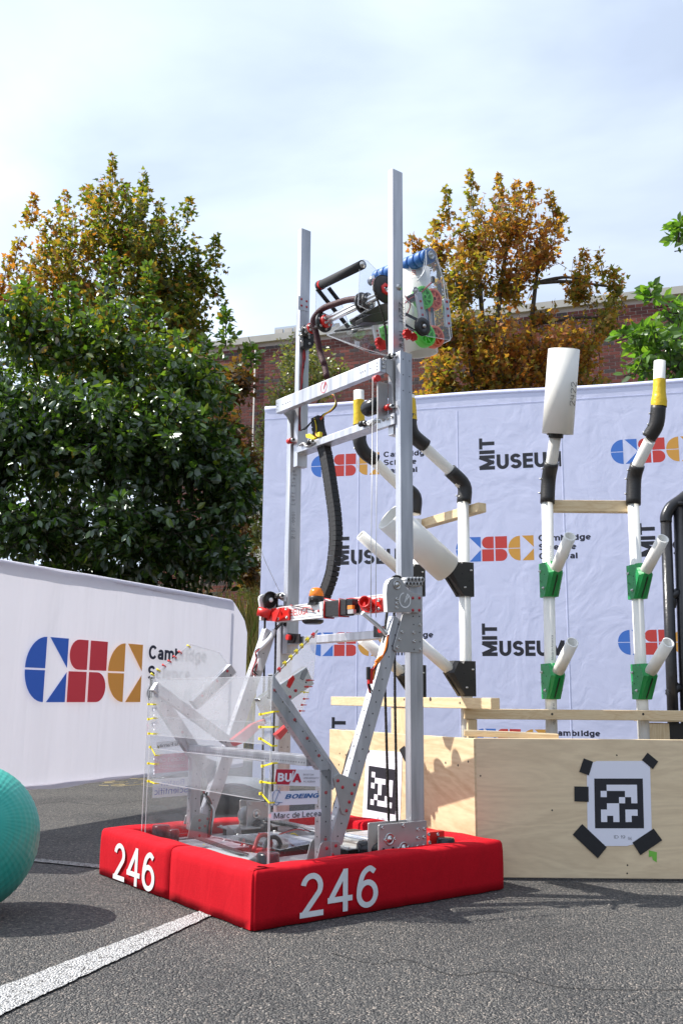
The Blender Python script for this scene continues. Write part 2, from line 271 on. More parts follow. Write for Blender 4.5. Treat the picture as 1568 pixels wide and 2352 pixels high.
# glyph: (width, height box, strokes) ; a stroke is (points, square start, square end)
GL={'A':(.74,1,[([(0,0),(.5,1)],1,1),([(.5,1),(1,0)],1,1),([(.2,.30),(.8,.30)],0,0)]),
'B':(.70,1,[([(0,0),(0,1)],1,1),([(0,1),(.5,1)]+_A(.5,.765,.42,.235,90,-90)+[(0,.53)],0,0),([(0,.53),(.5,.53)]+_A(.5,.265,.5,.265,90,-90)+[(0,0)],0,0)]),
'C':(.76,1,[(_A(.52,.5,.52,.5,38,322),0,0)]),'D':(.74,1,[([(0,0),(0,1)],1,1),([(0,1),(.4,1)]+_A(.42,.5,.58,.5,90,-90)+[(0,0)],0,0)]),
'E':(.60,1,[([(0,0),(0,1)],1,1),([(0,1),(1,1)],0,1),([(0,.52),(.93,.52)],0,1),([(0,0),(1,0)],0,1)]),
'F':(.57,1,[([(0,0),(0,1)],1,1),([(0,1),(1,1)],0,1),([(0,.5),(.9,.5)],0,1)]),
'G':(.80,1,[(_A(.5,.5,.5,.5,40,350)[:-1]+[(.98,.42)],0,0),([(.55,.45),(1,.45)],0,1),([(1,.45),(1,0)],0,1)]),
'I':(0,1,[([(0,0),(0,1)],1,1)]),'L':(.57,1,[([(0,0),(0,1)],1,1),([(0,0),(1,0)],0,1)]),
'M':(.86,1,[([(0,0),(0,1)],1,1),([(1,0),(1,1)],1,1),([(.06,1),(.5,.06)],1,1),([(.94,1),(.5,.06)],1,1)]),
'N':(.74,1,[([(0,0),(0,1)],1,1),([(1,0),(1,1)],1,1),([(.05,1),(.95,0)],1,1)]),
'O':(.80,1,[(_A(.5,.5,.5,.5,0,360,26),0,0)]),'P':(.68,1,[([(0,0),(0,1)],1,1),([(0,1),(.5,1)]+_A(.5,.74,.5,.26,90,-90)+[(0,.48)],0,0)]),
'R':(.70,1,[([(0,0),(0,1)],1,1),([(0,1),(.5,1)]+_A(.5,.75,.45,.25,90,-90)+[(0,.5)],0,0),([(.5,.5),(.95,0)],0,1)]),
'S':(.68,1,[(_A(.5,.755,.46,.245,18,270)+_A(.5,.255,.5,.255,90,-162)[1:],0,0)]),
'T':(.66,1,[([(0,1),(1,1)],1,1),([(.5,0),(.5,1)],1,0)]),'U':(.72,1,[([(0,1),(0,.36)]+_A(.5,.36,.5,.36,180,360)+[(1,1)],1,1)]),
'V':(.72,1,[([(0,1),(.5,0)],1,1),([(.5,0),(1,1)],1,1)]),'Y':(.70,1,[([(0,1),(.5,.45)],1,0),([(1,1),(.5,.45)],1,0),([(.5,.5),(.5,0)],0,1)]),
'a':(.56,XH,[([(.95,0),(.95,.62)]+_A(.5,.66,.45,.34,0,155),1,0),([(.95,.56),(.4,.52)]+_A(.4,.26,.4,.26,100,270)+[(.62,.03),(.95,.28)],0,0)]),
'b':(.60,XH,[([(0,0),(0,1.5)],1,0),(_A(.5,.5,.5,.5,0,360,22),0,0)]),'c':(.54,XH,[(_A(.52,.5,.52,.5,42,318),0,0)]),
'd':(.60,XH,[([(1,0),(1,1.5)],1,0),(_A(.5,.5,.5,.5,0,360,22),0,0)]),'e':(.58,XH,[([(0.02,.5),(1,.5)],0,0),(_A(.5,.5,.5,.5,0,318,20),0,0)]),
'f':(.36,XH,[([(.45,0),(.45,1.1)]+_A(.85,1.12,.40,.36,180,95,6),1,0),([(0,.97),(.95,.97)],1,1)]),
'g':(.60,XH,[(_A(.5,.5,.5,.5,0,360,22),0,0),([(1,1),(1,-.12)]+_A(.5,-.12,.5,.32,0,-155),1,0)]),
'h':(.57,XH,[([(0,0),(0,1.5)],1,0),([(0,.55)]+_A(.5,.6,.5,.4,180,0)+[(1,0)],0,1)]),'i':(0,XH,[([(0,0),(0,1)],1,1),([(0,1.36),(0,1.5)],1,0)]),'l':(0,XH,[([(0,0),(0,1.5)],1,0)]),
'm':(.92,XH,[([(0,0),(0,1)],1,1),([(0,.55)]+_A(.25,.66,.25,.34,180,0,8)+[(.5,0)],0,1),([(.5,.55)]+_A(.75,.66,.25,.34,180,0,8)+[(1,0)],0,1)]),
'n':(.56,XH,[([(0,0),(0,1)],1,1),([(0,.55)]+_A(.5,.6,.5,.4,180,0)+[(1,0)],0,1)]),'o':(.60,XH,[(_A(.5,.5,.5,.5,0,360,22),0,0)]),
'r':(.34,XH,[([(0,0),(0,1)],1,1),([(0,.5)]+_A(.8,.5,.8,.5,180,95,8),0,0)]),'s':(.52,XH,[(_A(.5,.755,.45,.245,25,270,12)+_A(.5,.255,.5,.255,90,-158,12)[1:],0,0)]),
't':(.34,XH,[([(.45,1.3),(.45,.28)]+_A(.9,.28,.45,.28,180,265,6),1,0),([(0,.97),(.95,.97)],1,1)]),'u':(.56,XH,[([(0,1),(0,.4)]+_A(.5,.4,.5,.4,180,360),1,0),([(1,0),(1,1)],1,1)]),
'v':(.54,XH,[([(0,1),(.5,0)],1,1),([(.5,0),(1,1)],1,1)]),'y':(.54,XH,[([(0,1),(.5,.02)],1,1),([(1,1),(.42,-.3),(.1,-.38)],1,0)]),
'0':(.58,1,[(_A(.5,.5,.5,.5,0,360,26),0,0)]),'1':(.30,1,[([(1,0),(1,1)],1,1),([(1,.96),(0,.72)],0,0)]),
'2':(.60,1,[(_A(.5,.715,.47,.285,170,-35)+[(0.04,.0)],0,0),([(0,0),(1,0)],1,1)]),'3':(.58,1,[(_A(.45,.76,.46,.24,160,-90),0,0),(_A(.45,.26,.52,.26,90,-160),0,0)]),
'4':(.66,1,[([(.76,0),(.76,1)],1,1),([(.74,1),(0,.27)],0,0),([(0,.27),(1,.27)],1,1)]),
'5':(.58,1,[([(.95,1),(.15,1),(.06,.5)],1,0),(_A(.48,.32,.5,.32,140,-155),0,0)]),
'6':(.60,1,[(_A(.5,.31,.5,.31,0,360,24),0,0),(_B((.94,.90),(.62,1.0),(.25,.86),(.05,.55),(0,.31)),0,0)]),
'8':(.58,1,[(_A(.5,.26,.5,.26,0,360),0,0),(_A(.5,.77,.42,.23,0,360),0,0)]),'9':(.60,1,[(_A(.5,.69,.5,.31,0,360,24),0,0),(_B((.06,.10),(.38,0),(.75,.14),(.95,.45),(1,.69)),0,0)]),
'-':(.34,1,[([(0,.4),(1,.4)],1,1)]),'/':(.34,1,[([(0,0),(1,1)],1,1)])}
def glyph_strips(body,t,gap):
    """strips of quads for a line of lettering, capital height 1, stroke weight t"""
    x=0; S=[]
    for ch in body:
        if ch==' ': x+=.30; continue
        w_,H,st=GL[ch]; W_i=max(0,w_-t)
        for pts,e0,e1 in st:
            P=[(x+t/2+p[0]*W_i,t/2+p[1]*(H-t)) for p in pts]; q=[P[0]]
            for p in P[1:]:
                if abs(p[0]-q[-1][0])+abs(p[1]-q[-1][1])>1e-5: q.append(p)
            P=q
            if len(P)<2: continue
            closed=abs(P[0][0]-P[-1][0])+abs(P[0][1]-P[-1][1])<1e-4
            def un(a,b): l=math.hypot(b[0]-a[0],b[1]-a[1]); return ((b[0]-a[0])/l,(b[1]-a[1])/l)
            if e0: d=un(P[0],P[1]); P[0]=(P[0][0]-d[0]*t/2,P[0][1]-d[1]*t/2)
            if e1: d=un(P[-2],P[-1]); P[-1]=(P[-1][0]+d[0]*t/2,P[-1][1]+d[1]*t/2)
            L_=[];R_=[]
            for i in range(len(P)):
                a=un(P[i-1],P[i]) if i else (un(P[-2],P[-1]) if closed else un(P[0],P[1])); b=un(P[i],P[i+1]) if i<len(P)-1 else (un(P[0],P[1]) if closed else a)
                m=(a[0]+b[0],a[1]+b[1]); l=math.hypot(*m) or 1; m=(m[0]/l,m[1]/l); k=1/max(.5,m[0]*a[0]+m[1]*a[1])
                L_.append((P[i][0]-m[1]*t/2*k,P[i][1]+m[0]*t/2*k)); R_.append((P[i][0]+m[1]*t/2*k,P[i][1]-m[0]*t/2*k))
            S.append((L_,R_))
        x+=max(w_,t)+gap
    return S,x-gap
def textm(m_,body,mi,org,ex,ey,h,width=None,bold=.13,shear=0,lift=0):
    org,ex,ey=V(org),V(ex).normalized(),V(ey).normalized(); nz=ex.cross(ey); S,tot=glyph_strips(body,bold,.11 if bold<.16 else .075)
    kx=h if width is None else width/tot
    for i,(A,B) in enumerate(S):
        l=lift+.00002*(i%9); n=len(A); P=lambda p:org+ex*((p[0]+shear*p[1])*kx)+ey*(p[1]*h)+nz*l
        m_.add([P(p) for p in A]+[P(p) for p in B],[(i_,i_+1+0,n+i_+1,n+i_)[::-1] for i_ in range(n-1)],mi)
def text(body,name,mt,parent,org,ex,ey,h,width=None,bold=.13,lift=.0003,shear=0):
    m_=M(); textm(m_,body,0,org,ex,ey,h,width,bold or .11,shear,lift); return m_.build(name,mt,parent)
# ================================================================ SETTING
def structure(o): o['kind']='structure'; return o
def grid(name,x0,x1,y0,y1,z,nx,ny,mt,fn=None):
    m_=M(); P=[]
    for j in range(ny+1):
        for i in range(nx+1):
            x=x0+(x1-x0)*i/nx; y=y0+(y1-y0)*j/ny; P.append((x,y,z+(fn(x,y) if fn else 0)))
    m_.add(P,[(j*(nx+1)+i,j*(nx+1)+i+1,(j+1)*(nx+1)+i+1,(j+1)*(nx+1)+i) for j in range(ny) for i in range(nx)],0,True)
    return m_.build(name,mt)
def asphalt(name,paint=False):
    mt,n,b=nodes(name); b.inputs['Roughness'].default_value=.8; b.inputs['Specular IOR Level'].default_value=.35
    tc=n.nodes.new('ShaderNodeTexCoord')
    def vor(sc_,f='F1'):
        v=n.nodes.new('ShaderNodeTexVoronoi'); v.inputs['Scale'].default_value=sc_; v.feature=f; n.links.new(wp.outputs[0],v.inputs['Vector']); return v
    def noi(sc_,d=4):
        v=n.nodes.new('ShaderNodeTexNoise'); v.inputs['Scale'].default_value=sc_; v.inputs['Detail'].default_value=d; n.links.new(tc.outputs['Object'],v.inputs['Vector']); return v
    def ramp(src,st):
        r=n.nodes.new('ShaderNodeValToRGB'); e=r.color_ramp.elements
        while len(e)<len(st): e.new(.5)
        for q,(p,c) in zip(e,st): q.position=p; q.color=(*c,1)
        n.links.new(src,r.inputs[0]); return r
    wn_=noi(70,3); wm=n.nodes.new('ShaderNodeVectorMath'); wm.operation='SCALE'; wm.inputs['Scale'].default_value=.012; n.links.new(wn_.outputs['Color'],wm.inputs[0])
    wp=n.nodes.new('ShaderNodeVectorMath'); wp.operation='ADD'; n.links.new(tc.outputs['Object'],wp.inputs[0]); n.links.new(wm.outputs[0],wp.inputs[1])
    v1=vor(215); sep=n.nodes.new('ShaderNodeSeparateColor'); n.links.new(v1.outputs['Color'],sep.inputs[0])
    r=ramp(sep.outputs[0],[(0,(.09,.09,.09)),(.3,(.15,.147,.142)),(.62,(.20,.193,.183)),(.86,(.27,.255,.235)),(.97,(.45,.39,.34))])
    n2=noi(1.6,9); r2=ramp(n2.outputs[0],[(.3,(.62,.62,.63)),(.5,(.83,.83,.825)),(.7,(1.0,.985,.96))])
    mu=n.nodes.new('ShaderNodeMixRGB'); mu.blend_type='MULTIPLY'; mu.inputs[0].default_value=1; n.links.new(r.outputs[0],mu.inputs[1]); n.links.new(r2.outputs[0],mu.inputs[2])
    v2=vor(215,'DISTANCE_TO_EDGE'); rg=ramp(v2.outputs['Distance'],[(0,(.62,.62,.62)),(.12,(1,1,1))])
    mu2=n.nodes.new('ShaderNodeMixRGB'); mu2.blend_type='MULTIPLY'; mu2.inputs[0].default_value=1; n.links.new(mu.outputs[0],mu2.inputs[1]); n.links.new(rg.outputs[0],mu2.inputs[2])
    last=mu2.outputs[0]
    n3=noi(90,8); n4=noi(230,3)
    if paint:
        ad=n.nodes.new('ShaderNodeMath'); ad.operation='ADD'; n.links.new(n3.outputs[0],ad.inputs[0]); n.links.new(n4.outputs[0],ad.inputs[1])
        rp=ramp(ad.outputs[0],[(.0,(0,0,0)),(.82 if paint==1 else .90,(0,0,0)),((.94 if paint==1 else .97),(1,1,1)),(1,(1,1,1))])
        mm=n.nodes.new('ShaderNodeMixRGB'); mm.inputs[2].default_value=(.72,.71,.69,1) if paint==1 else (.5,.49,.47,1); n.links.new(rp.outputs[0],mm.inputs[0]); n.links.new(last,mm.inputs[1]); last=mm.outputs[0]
    n.links.new(last,b.inputs['Base Color'])
    inv=n.nodes.new('ShaderNodeMath'); inv.operation='MULTIPLY_ADD'; inv.inputs[1].default_value=2.2; n.links.new(n3.outputs[0],inv.inputs[0]); n.links.new(sep.outputs[1],inv.inputs[2])
    cl=n.nodes.new('ShaderNodeMath'); cl.operation='SUBTRACT'; n.links.new(inv.outputs[0],cl.inputs[0])
    dm=n.nodes.new('ShaderNodeMath'); dm.operation='MULTIPLY'; dm.inputs[1].default_value=60; n.links.new(v1.outputs['Distance'],dm.inputs[0]); n.links.new(dm.outputs[0],cl.inputs[1])
    bb=n.nodes.new('ShaderNodeBump'); bb.inputs['Strength'].default_value=.7; bb.inputs['Distance'].default_value=.003; n.links.new(cl.outputs[0],bb.inputs['Height'])
    b3=n.nodes.new('ShaderNodeBump'); b3.inputs['Strength'].default_value=.5; b3.inputs['Distance'].default_value=.02; nn=noi(14,3); n.links.new(nn.outputs[0],b3.inputs['Height']); n.links.new(bb.outputs[0],b3.inputs['Normal'])
    n.links.new(b3.outputs[0],b.inputs['Normal']); return mt
ASPH=asphalt('weathered_asphalt'); PAINT=asphalt('worn_white_line_paint',1); LITSTRIP=asphalt('painted_sunlit_strip',2)
SOIL=mat('dry_grass_soil',(.16,.15,.07),.95,noise=.5,nscale=6,bump=.6,bscale=30,col2=(.10,.08,.04))
structure(grid('ground',-400,400,-60,900,-.03,2,2,SOIL))
structure(grid('parking_lot',-30,30,-8,6.6,0,2,2,ASPH))
def gline(pts,mt,name='painted_line_or_light'):
    m_=M(); m_.add([(*WZ(x,y).xy,.004) for x,y in pts],[(0,1,2,3)]); return structure(m_.build(name,mt))
gline([(-260,2470),(-30,2352+36),(480,2117),(436,2101)][::1],PAINT) if 0 else None
# the wide worn line running under the robot, from real ground points
a=WZ(0,2271); b=WZ(439,2103); c=WZ(476,2110); d=WZ(0,2337)
u=(b-a); a2=a-u*1.2; b2=b+u*.5; u2=(c-d); d2=d-u2*1.2; c2=c+u2*.5
def ragged(p,q,r_,s_,n,mt):
    m_=M(); up_=(p-s_).normalized(); P1=[p.lerp(q,i/n)+up_*random.uniform(-.004,.004) for i in range(n+1)]; P2=[s_.lerp(r_,i/n)+up_*random.uniform(-.004,.004) for i in range(n+1)]
    m_.add([(*v.xy,.004) for v in P1]+[(*v.xy,.004) for v in P2],[(n+1+i,n+2+i,i+1,i) for i in range(n)]); return structure(m_.build('painted_line_or_light',mt))
ragged(a2,b2,c2,d2,260,PAINT)
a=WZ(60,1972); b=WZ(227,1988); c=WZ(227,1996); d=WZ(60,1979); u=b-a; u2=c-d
ragged(a-u*3,b+u*.6,c+u2*.6,d-u2*3,120,LITSTRIP)  # narrow sunlit strip between the shadows, painted on as a pale ground band
# kerb between asphalt and planting bed
KERB=mat('concrete_kerb',(.36,.35,.33),.85,noise=.2,nscale=20,bump=.3)
m_=M(); m_.box((-30,6.62,-.05),(30,6.77,.12)); structure(m_.build('kerb',KERB,bevel=.012))
def berm(x,y): return .85*min(1,max(0,(y-6.8)/2.2))+.04*math.sin(x*3)*math.sin(y*2)
structure(grid('planting_bed',-30,30,6.77,14,.08,60,18,SOIL,berm))
# ---------------------------------------------------------------- building
pr=WY(1556,676,19.5); Hb=pr.z
dl=ray('D',483,800); pl=O+dl*((Hb-CH)/dl.z)
wd=(pr-pl).normalized(); wd.z=0; wd.normalize(); wn=V((wd.y,-wd.x,0))
if wn.y>0: wn=-wn
b0=V((pl.x,pl.y,0))-wd*1.2; LB=38
bld=thing('brick_building','long dark red brick building with a pale stone coping behind the trees','building',b0,math.atan2(wd.y,wd.x))
MORT=mat('mortar',(.42,.36,.33),.9,noise=.15,nscale=3); BRM=[mat('red_brick',(.17,.045,.035),.85,noise=.25,nscale=2),mat('brown_brick',(.12,.036,.032),.85,noise=.3,nscale=3),mat('dark_brick',(.055,.04,.042),.8),mat('rosy_brick',(.22,.065,.05),.85)]
COPE=mat('stone_coping',(.50,.48,.44),.8,noise=.15,nscale=2)
m_=M(); m_.box((0,.0,0),(LB,9,Hb-.02)); m_.build('wall',MORT,bld)
m_=M(); 
for i in range(int(LB/1.8)): m_.box((i*1.8+.01,-.09,Hb-.02),(i*1.8+1.795,.5,Hb+.16))
m_.build('coping',COPE,bld)
bl,bh,pi_,pc=.235,.068,.252,.083
cube=M().box((0,-.012,0),(bl,.0,bh)); bms=[mesh_of(cube,'brick',q) for q in BRM]
cols=[];singles=[];VV=[];FF=[];MI=[]
SP=V((b0.x,b0.y,0)); nb=0
stone0,stone1=(WY(570,900,1)-O),(WY(606,900,1)-O)
def xs_at(D_): # distance along the wall of a picture column
    r=ray('D',D_,1000); t=((b0-O).dot(wn))/r.dot(wn); return (O+r*t-b0).dot(wd)
sS0,sS1=xs_at(575),xs_at(612); sJ=xs_at(583)
for j in range(int((Hb-.05)/pc)):
    z=j*pc+.012
    for i in range(int(LB/pi_)-1):
        x=i*pi_+(pi_/2 if j%2 else 0)
        P=SP+wd*x+V((0,0,z)); qx,qy=px(P)
        if not(-60<qx<1640 and 600<qy<1640): continue
        if sS0<x<sS1 and 3.2<z<5.6: continue
        k=random.choices([0,1,2,3],[6,4,1.6,1.5])[0]
        if nb<300 and 1275<qx<1556 and qy<745+ (1556-qx)*.1: singles.append((x,z,k)); nb+=1
        else:
            o=len(VV); y=-.012+random.uniform(-.002,.002)
            VV+=[(x,y,z),(x+bl,y,z),(x+bl,y,z+bh),(x,y,z+bh),(x,0,z),(x+bl,0,z),(x+bl,0,z+bh),(x,0,z+bh)]
            FF+=[(o,o+1,o+2,o+3),(o+3,o+2,o+6,o+7),(o+4,o+5,o+1,o),(o+1,o+5,o+6,o+2),(o+4,o,o+3,o+7)]; MI+=[k]*5
for x,z,k in singles: inst('brick',bms[k],bld,(x,0,z))
bw=M(); bw.v=VV; bw.f=FF; bw.mi=MI; bw.sm=[False]*len(FF); o=bw.build('brickwork',BRM,bld); o['kind']='stuff'
m_=M(); m_.cyl((sJ,-.05,0),(sJ,-.05,Hb-.05),.022,8); m_.build('downpipe',COPE,bld)
for r_ in range(6):
    for c_ in range(2):
        m_=M(); x=sS0+(sS1-sS0)*c_/2; m_.box((x+.01,-.03,3.2+r_*.4+.01),(x+(sS1-sS0)/2-.01,0,3.6+r_*.4-.005)); m_.build('stone_block',COPE,bld)
# rooftop plant screen
r0=ray('D',556,795); x0=xs_at(556); x1=xs_at(700)
ROOFM=mat('grey_roof_metal',(.45,.5,.55),.4,.5)
m_=M(); m_.box((x0,2,Hb+.1),(x1,5,Hb+1.25)); pen=m_.build('roof_screen',ROOFM,bld)
for k in range(6):
    m_=M(); xx=x0+(x1-x0)*k/6; m_.box((xx+.02,1.97,Hb+.2),(xx+(x1-x0)/6-.03,2,Hb+1.18)); m_.build('screen_panel',COPE,bld)
# ---------------------------------------------------------------- vegetation
ST=[0,0]
def leafshape(kind):
    if kind=='maple':
        P=[(0,0),(.14,.16),(.44,.06),(.36,.26),(.52,.42),(.24,.48),(.0,1.0)]
        P=P+[(-x,y) for x,y in P[-2:0:-1]]; return np.array([(x,y,.10*abs(x)*2) for x,y in P]),[tuple(range(len(P)))]
    P=[(0,0,0),(.22,.28,.06),(.24,.62,.05),(0,1,-.05),(-.24,.62,.05),(-.22,.28,.06),(0,.45,-.02)]
    return np.array(P),[(0,1,2,3,6),(0,6,3,4,5)]
def leafmesh(kind,P,D,Nn,S,C,name,mt,parent):
    base,faces=leafshape(kind); n=len(P); k=len(base)
    X=np.cross(D,Nn); X/=np.linalg.norm(X,axis=1,keepdims=True)+1e-9; Z_=np.cross(X,D)
    Vt=P[:,None,:]+S[:,None,None]*(base[None,:,0,None]*X[:,None,:]+base[None,:,1,None]*D[:,None,:]+base[None,:,2,None]*Z_[:,None,:])
    me=bpy.data.meshes.new(name); me.vertices.add(n*k); me.vertices.foreach_set('co',Vt.reshape(-1).astype(np.float32))
    fl=[len(f) for f in faces]; idx=np.concatenate([np.array(f) for f in faces]); L_=len(idx)
    me.loops.add(n*L_); me.loops.foreach_set('vertex_index',(np.arange(n)[:,None]*k+idx[None,:]).reshape(-1).astype(np.int32))
    me.polygons.add(n*len(faces)); st=np.cumsum([0]+fl[:-1]); me.polygons.foreach_set('loop_start',(np.arange(n)[:,None]*L_+st[None,:]).reshape(-1).astype(np.int32))
    me.update(calc_edges=True); at=me.attributes.new('leafcol','FLOAT_COLOR','FACE')
    c4=np.repeat(np.concatenate([C,np.ones((n,1))],1),len(faces),axis=0); at.data.foreach_set('color',c4.reshape(-1).astype(np.float32))
    me.materials.append(mt); o=bpy.data.objects.new(name,me); COL.objects.link(o); o.parent=parent; return o
def unit(a): return a/(np.linalg.norm(a,axis=1,keepdims=True)+1e-9)
def tree(name,label,cat,base,blobs,kind,size,pal,mt,tw=.05,group=None,nsing=0,upright=0,mixf=None,spikes=(),lpt=9,seed=1,twl=.45,shell=.5,trunks=1,leafdroop=.25,limbr=.02):
    """blobs: (px,py,Y,rx_px,ry_px,depth_m,ntwigs)"""
    R_=np.random.default_rng(seed); rr=random.Random(seed)
    root=thing(name,label,cat,base,0,group); bs=V(base); W_=M(); TW=M(); Pl=[];Dl=[];Cl=[];Sl=[]
    cs=[]
    for (x,y,Y,rx,ry,dy,nt_) in blobs: c=WY(x,y,Y); cs.append(c)
    top=max(c.z for c in cs)
    tr=[]
    for t_ in range(trunks):
        bx=bs+V((rr.uniform(-.25,.25)*(trunks>1),rr.uniform(-.2,.2)*(trunks>1),0)); mid=sum(cs,V((0,0,0)))/len(cs); 
        tgt=cs[t_%len(cs)] if trunks>1 else mid
        pts=spline([bx,bx.lerp(V((tgt.x,tgt.y,tgt.z)),.35)+V((rr.uniform(-.08,.08),0,.1)),bx.lerp(tgt,.75)+V((rr.uniform(-.08,.08),0,.1)),tgt],5)
        n_=len(pts); tr.append(pts); W_.tube(pts,[max(.012,tw*(1-.75*i/n_)) for i in range(n_)],8)
    for (x,y,Y,rx,ry,dy,nt_),c in zip(blobs,cs):
        s=Y/FP; RX,RZ=rx*s,ry*s
        start=min((p for t_ in tr for p in t_),key=lambda p:(p-(c-V((0,0,RZ*.7)))).length)
        lp=spline([start,start.lerp(c,.5)+V((rr.uniform(-.1,.1),0,.05)),c],4); W_.tube(lp,[max(.006,limbr*(1-.6*i/len(lp))) for i in range(len(lp))],6)
        for q in range(nt_):
            d=R_.normal(size=3); d/=np.linalg.norm(d); r_=R_.uniform(shell,1)**(1/2.2)
            tip=V((c.x+d[0]*RX*r_,c.y+d[1]*dy*r_,c.z+d[2]*RZ*r_)); inw=(c-tip); l=twl*R_.uniform(.6,1.3)
            if tip.z<bs.z+.15: continue
            dr=V((-inw.x,-inw.y,-inw.z)); dr=dr.normalized() if dr.length>0 else V((0,0,1)); dr=(dr+V((0,0,upright))+V(R_.normal(size=3)*.25)).normalized()
            st_=tip-dr*l
            if q%2==0: TW.tube([st_,st_.lerp(tip,.5),tip],[.005,.004,.002],3,sm=False)
            for k in range(lpt):
                f=(k+R_.uniform(0,1))/lpt; p=st_.lerp(tip,f)
                sdv=V(R_.normal(size=3)); sdv=(sdv-dr*sdv.dot(dr)).normalized(); ld=(sdv*.9+dr*.6+V((0,0,-leafdroop))).normalized()
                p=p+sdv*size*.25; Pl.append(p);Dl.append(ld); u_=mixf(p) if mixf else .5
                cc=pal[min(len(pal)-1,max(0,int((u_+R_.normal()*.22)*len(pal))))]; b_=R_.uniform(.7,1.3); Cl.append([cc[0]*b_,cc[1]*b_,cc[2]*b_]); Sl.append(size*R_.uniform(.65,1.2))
    for (x,y,Y,hpx,wpx) in spikes:
        s=Y/FP; tip=WY(x,y,Y); l=hpx*s; ba=tip-V((rr.uniform(-.1,.1)*l,0,l)); W_.tube([ba,ba.lerp(tip,.5),tip],[.010,.007,.003],4)
        n_=max(10,int(hpx*wpx/(34*(size/.13)**1.6))); ph=rr.uniform(0,6)
        for k in range(n_):
            f=R_.uniform(0,1); p=ba.lerp(tip,f); sdv=V(R_.normal(size=3)); sdv.z*=.3; sdv.normalize(); wv=wpx*s*(1.3-1.0*f)*(1+.5*math.sin(f*11+ph))*R_.uniform(.05,1.15)
            ld=(sdv+V((0,0,R_.uniform(-.3,.5)))).normalized(); Pl.append(p+sdv*wv*.7); Dl.append(ld); u_=(mixf(p) if mixf else .5)
            cc=pal[min(len(pal)-1,max(0,int((u_+R_.normal()*.2)*len(pal))))]; b_=R_.uniform(.8,1.3); Cl.append([cc[0]*b_,cc[1]*b_,cc[2]*b_]); Sl.append(size*R_.uniform(.6,1.1))
    P=np.array([tuple(p) for p in Pl])-np.array(tuple(bs)); D_=np.array([tuple(p) for p in Dl]); n=len(P)
    Nn=unit(R_.normal(size=(n,3))+np.array([0,0,.9])); S=np.array(Sl); C=np.clip(np.array(Cl),0,1)
    inv=lambda m__: [(p[0]-bs.x,p[1]-bs.y,p[2]-bs.z) for p in m__.v]
    W_.v=inv(W_); W_.build('trunk',BARK,root); TW.v=inv(TW)
    if TW.v: t_=TW.build('twigs',BARK,root); t_['kind']='stuff'
    if nsing:
        dist=np.linalg.norm(P+np.array(tuple(bs)),axis=1)/S; vis=np.array([1 if (lambda q:0<q[0]<1568 and 0<q[1]<1360)(px(V(p+np.array(tuple(bs))))) else 0 for p in P])
        key=dist+1e6*(1-vis); od=np.argsort(key)[:nsing]; mk=np.ones(n,bool); mk[od]=False
        base_,faces=leafshape(kind); vars_=[]
        for cc in pal:
            me=bpy.data.meshes.new('leaf'); me.from_pydata([tuple(v) for v in base_],[],faces); at=me.attributes.new('leafcol','FLOAT_COLOR','FACE')
            at.data.foreach_set('color',[*cc,1]*len(faces)); me.materials.append(mt); vars_.append(me)
        PA=np.array(pal)
        for i in od:
            X=np.cross(D_[i],Nn[i]); X/=np.linalg.norm(X)+1e-9; Z_=np.cross(X,D_[i]); k=int(np.argmin(((PA-C[i])**2).sum(1)))
            mw=Matrix(((X[0],D_[i][0],Z_[0]),(X[1],D_[i][1],Z_[1]),(X[2],D_[i][2],Z_[2]))).to_4x4()@Matrix.Scale(float(S[i]),4); mw.translation=V(P[i]); inst('leaf',vars_[k],root,None,mat_=mw)
        P,D_,Nn,S,C=P[mk],D_[mk],Nn[mk],S[mk],C[mk]
    o=leafmesh(kind,P,D_,Nn,S,C,'crown',mt,root); o['kind']='stuff'; ST[0]+=n; return root
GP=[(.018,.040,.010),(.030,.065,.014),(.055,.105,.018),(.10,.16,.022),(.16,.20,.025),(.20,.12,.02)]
MLP=[(.035,.062,.012),(.07,.10,.015),(.12,.125,.025),(.19,.14,.028),(.24,.125,.028),(.27,.10,.028)]
MRP=[(.12,.12,.025),(.20,.16,.03),(.25,.145,.035),(.30,.145,.035),(.32,.12,.035),(.28,.09,.03)]
YGP=[(.06,.13,.02),(.09,.18,.03),(.13,.22,.03),(.05,.10,.02)]
OLP=[(.11,.135,.05),(.16,.18,.07),(.20,.20,.07),(.24,.19,.05)]
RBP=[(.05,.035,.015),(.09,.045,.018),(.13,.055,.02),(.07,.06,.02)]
tree('large_shrub','dense dark green shrub with glossy leaves rising behind the left white banner','shrub',(-3.0,8.6,.2),
 [(120,1020,9.4,200,330,.8,210),(370,1060,9.4,180,330,.8,210),(500,1180,9.2,80,200,.6,90),(250,1330,9.0,280,60,.6,110),(-30,900,8.3,90,120,.9,90),(-20,1100,8.2,90,140,.9,90),(60,760,8.4,150,110,.9,110),(250,800,8.6,190,120,1.0,170),(430,860,8.4,130,110,.9,120),(60,1000,8.2,170,150,1.0,180),(260,1020,8.3,210,170,1.1,280),(440,1030,8.3,150,150,1.0,190),(540,1130,8.4,75,120,.7,90),(90,1230,8.2,190,110,1.0,150),(330,1230,8.2,200,120,1.0,200),(510,1280,8.4,80,70,.7,70)],
 'oval',.084,GP,LEAFG,tw=.07,nsing=300,lpt=18,seed=3,twl=.42,spikes=[(345,610,8.3,130,26),(255,585,8.3,100,20),(160,650,8.3,90,20),(520,715,8.3,90,26),(50,650,8.3,100,30),(575,790,8.3,60,26)],mixf=lambda p:.10+.50*max(0,min(1,(p.z-2.0)/2.2)),trunks=3,shell=.1)
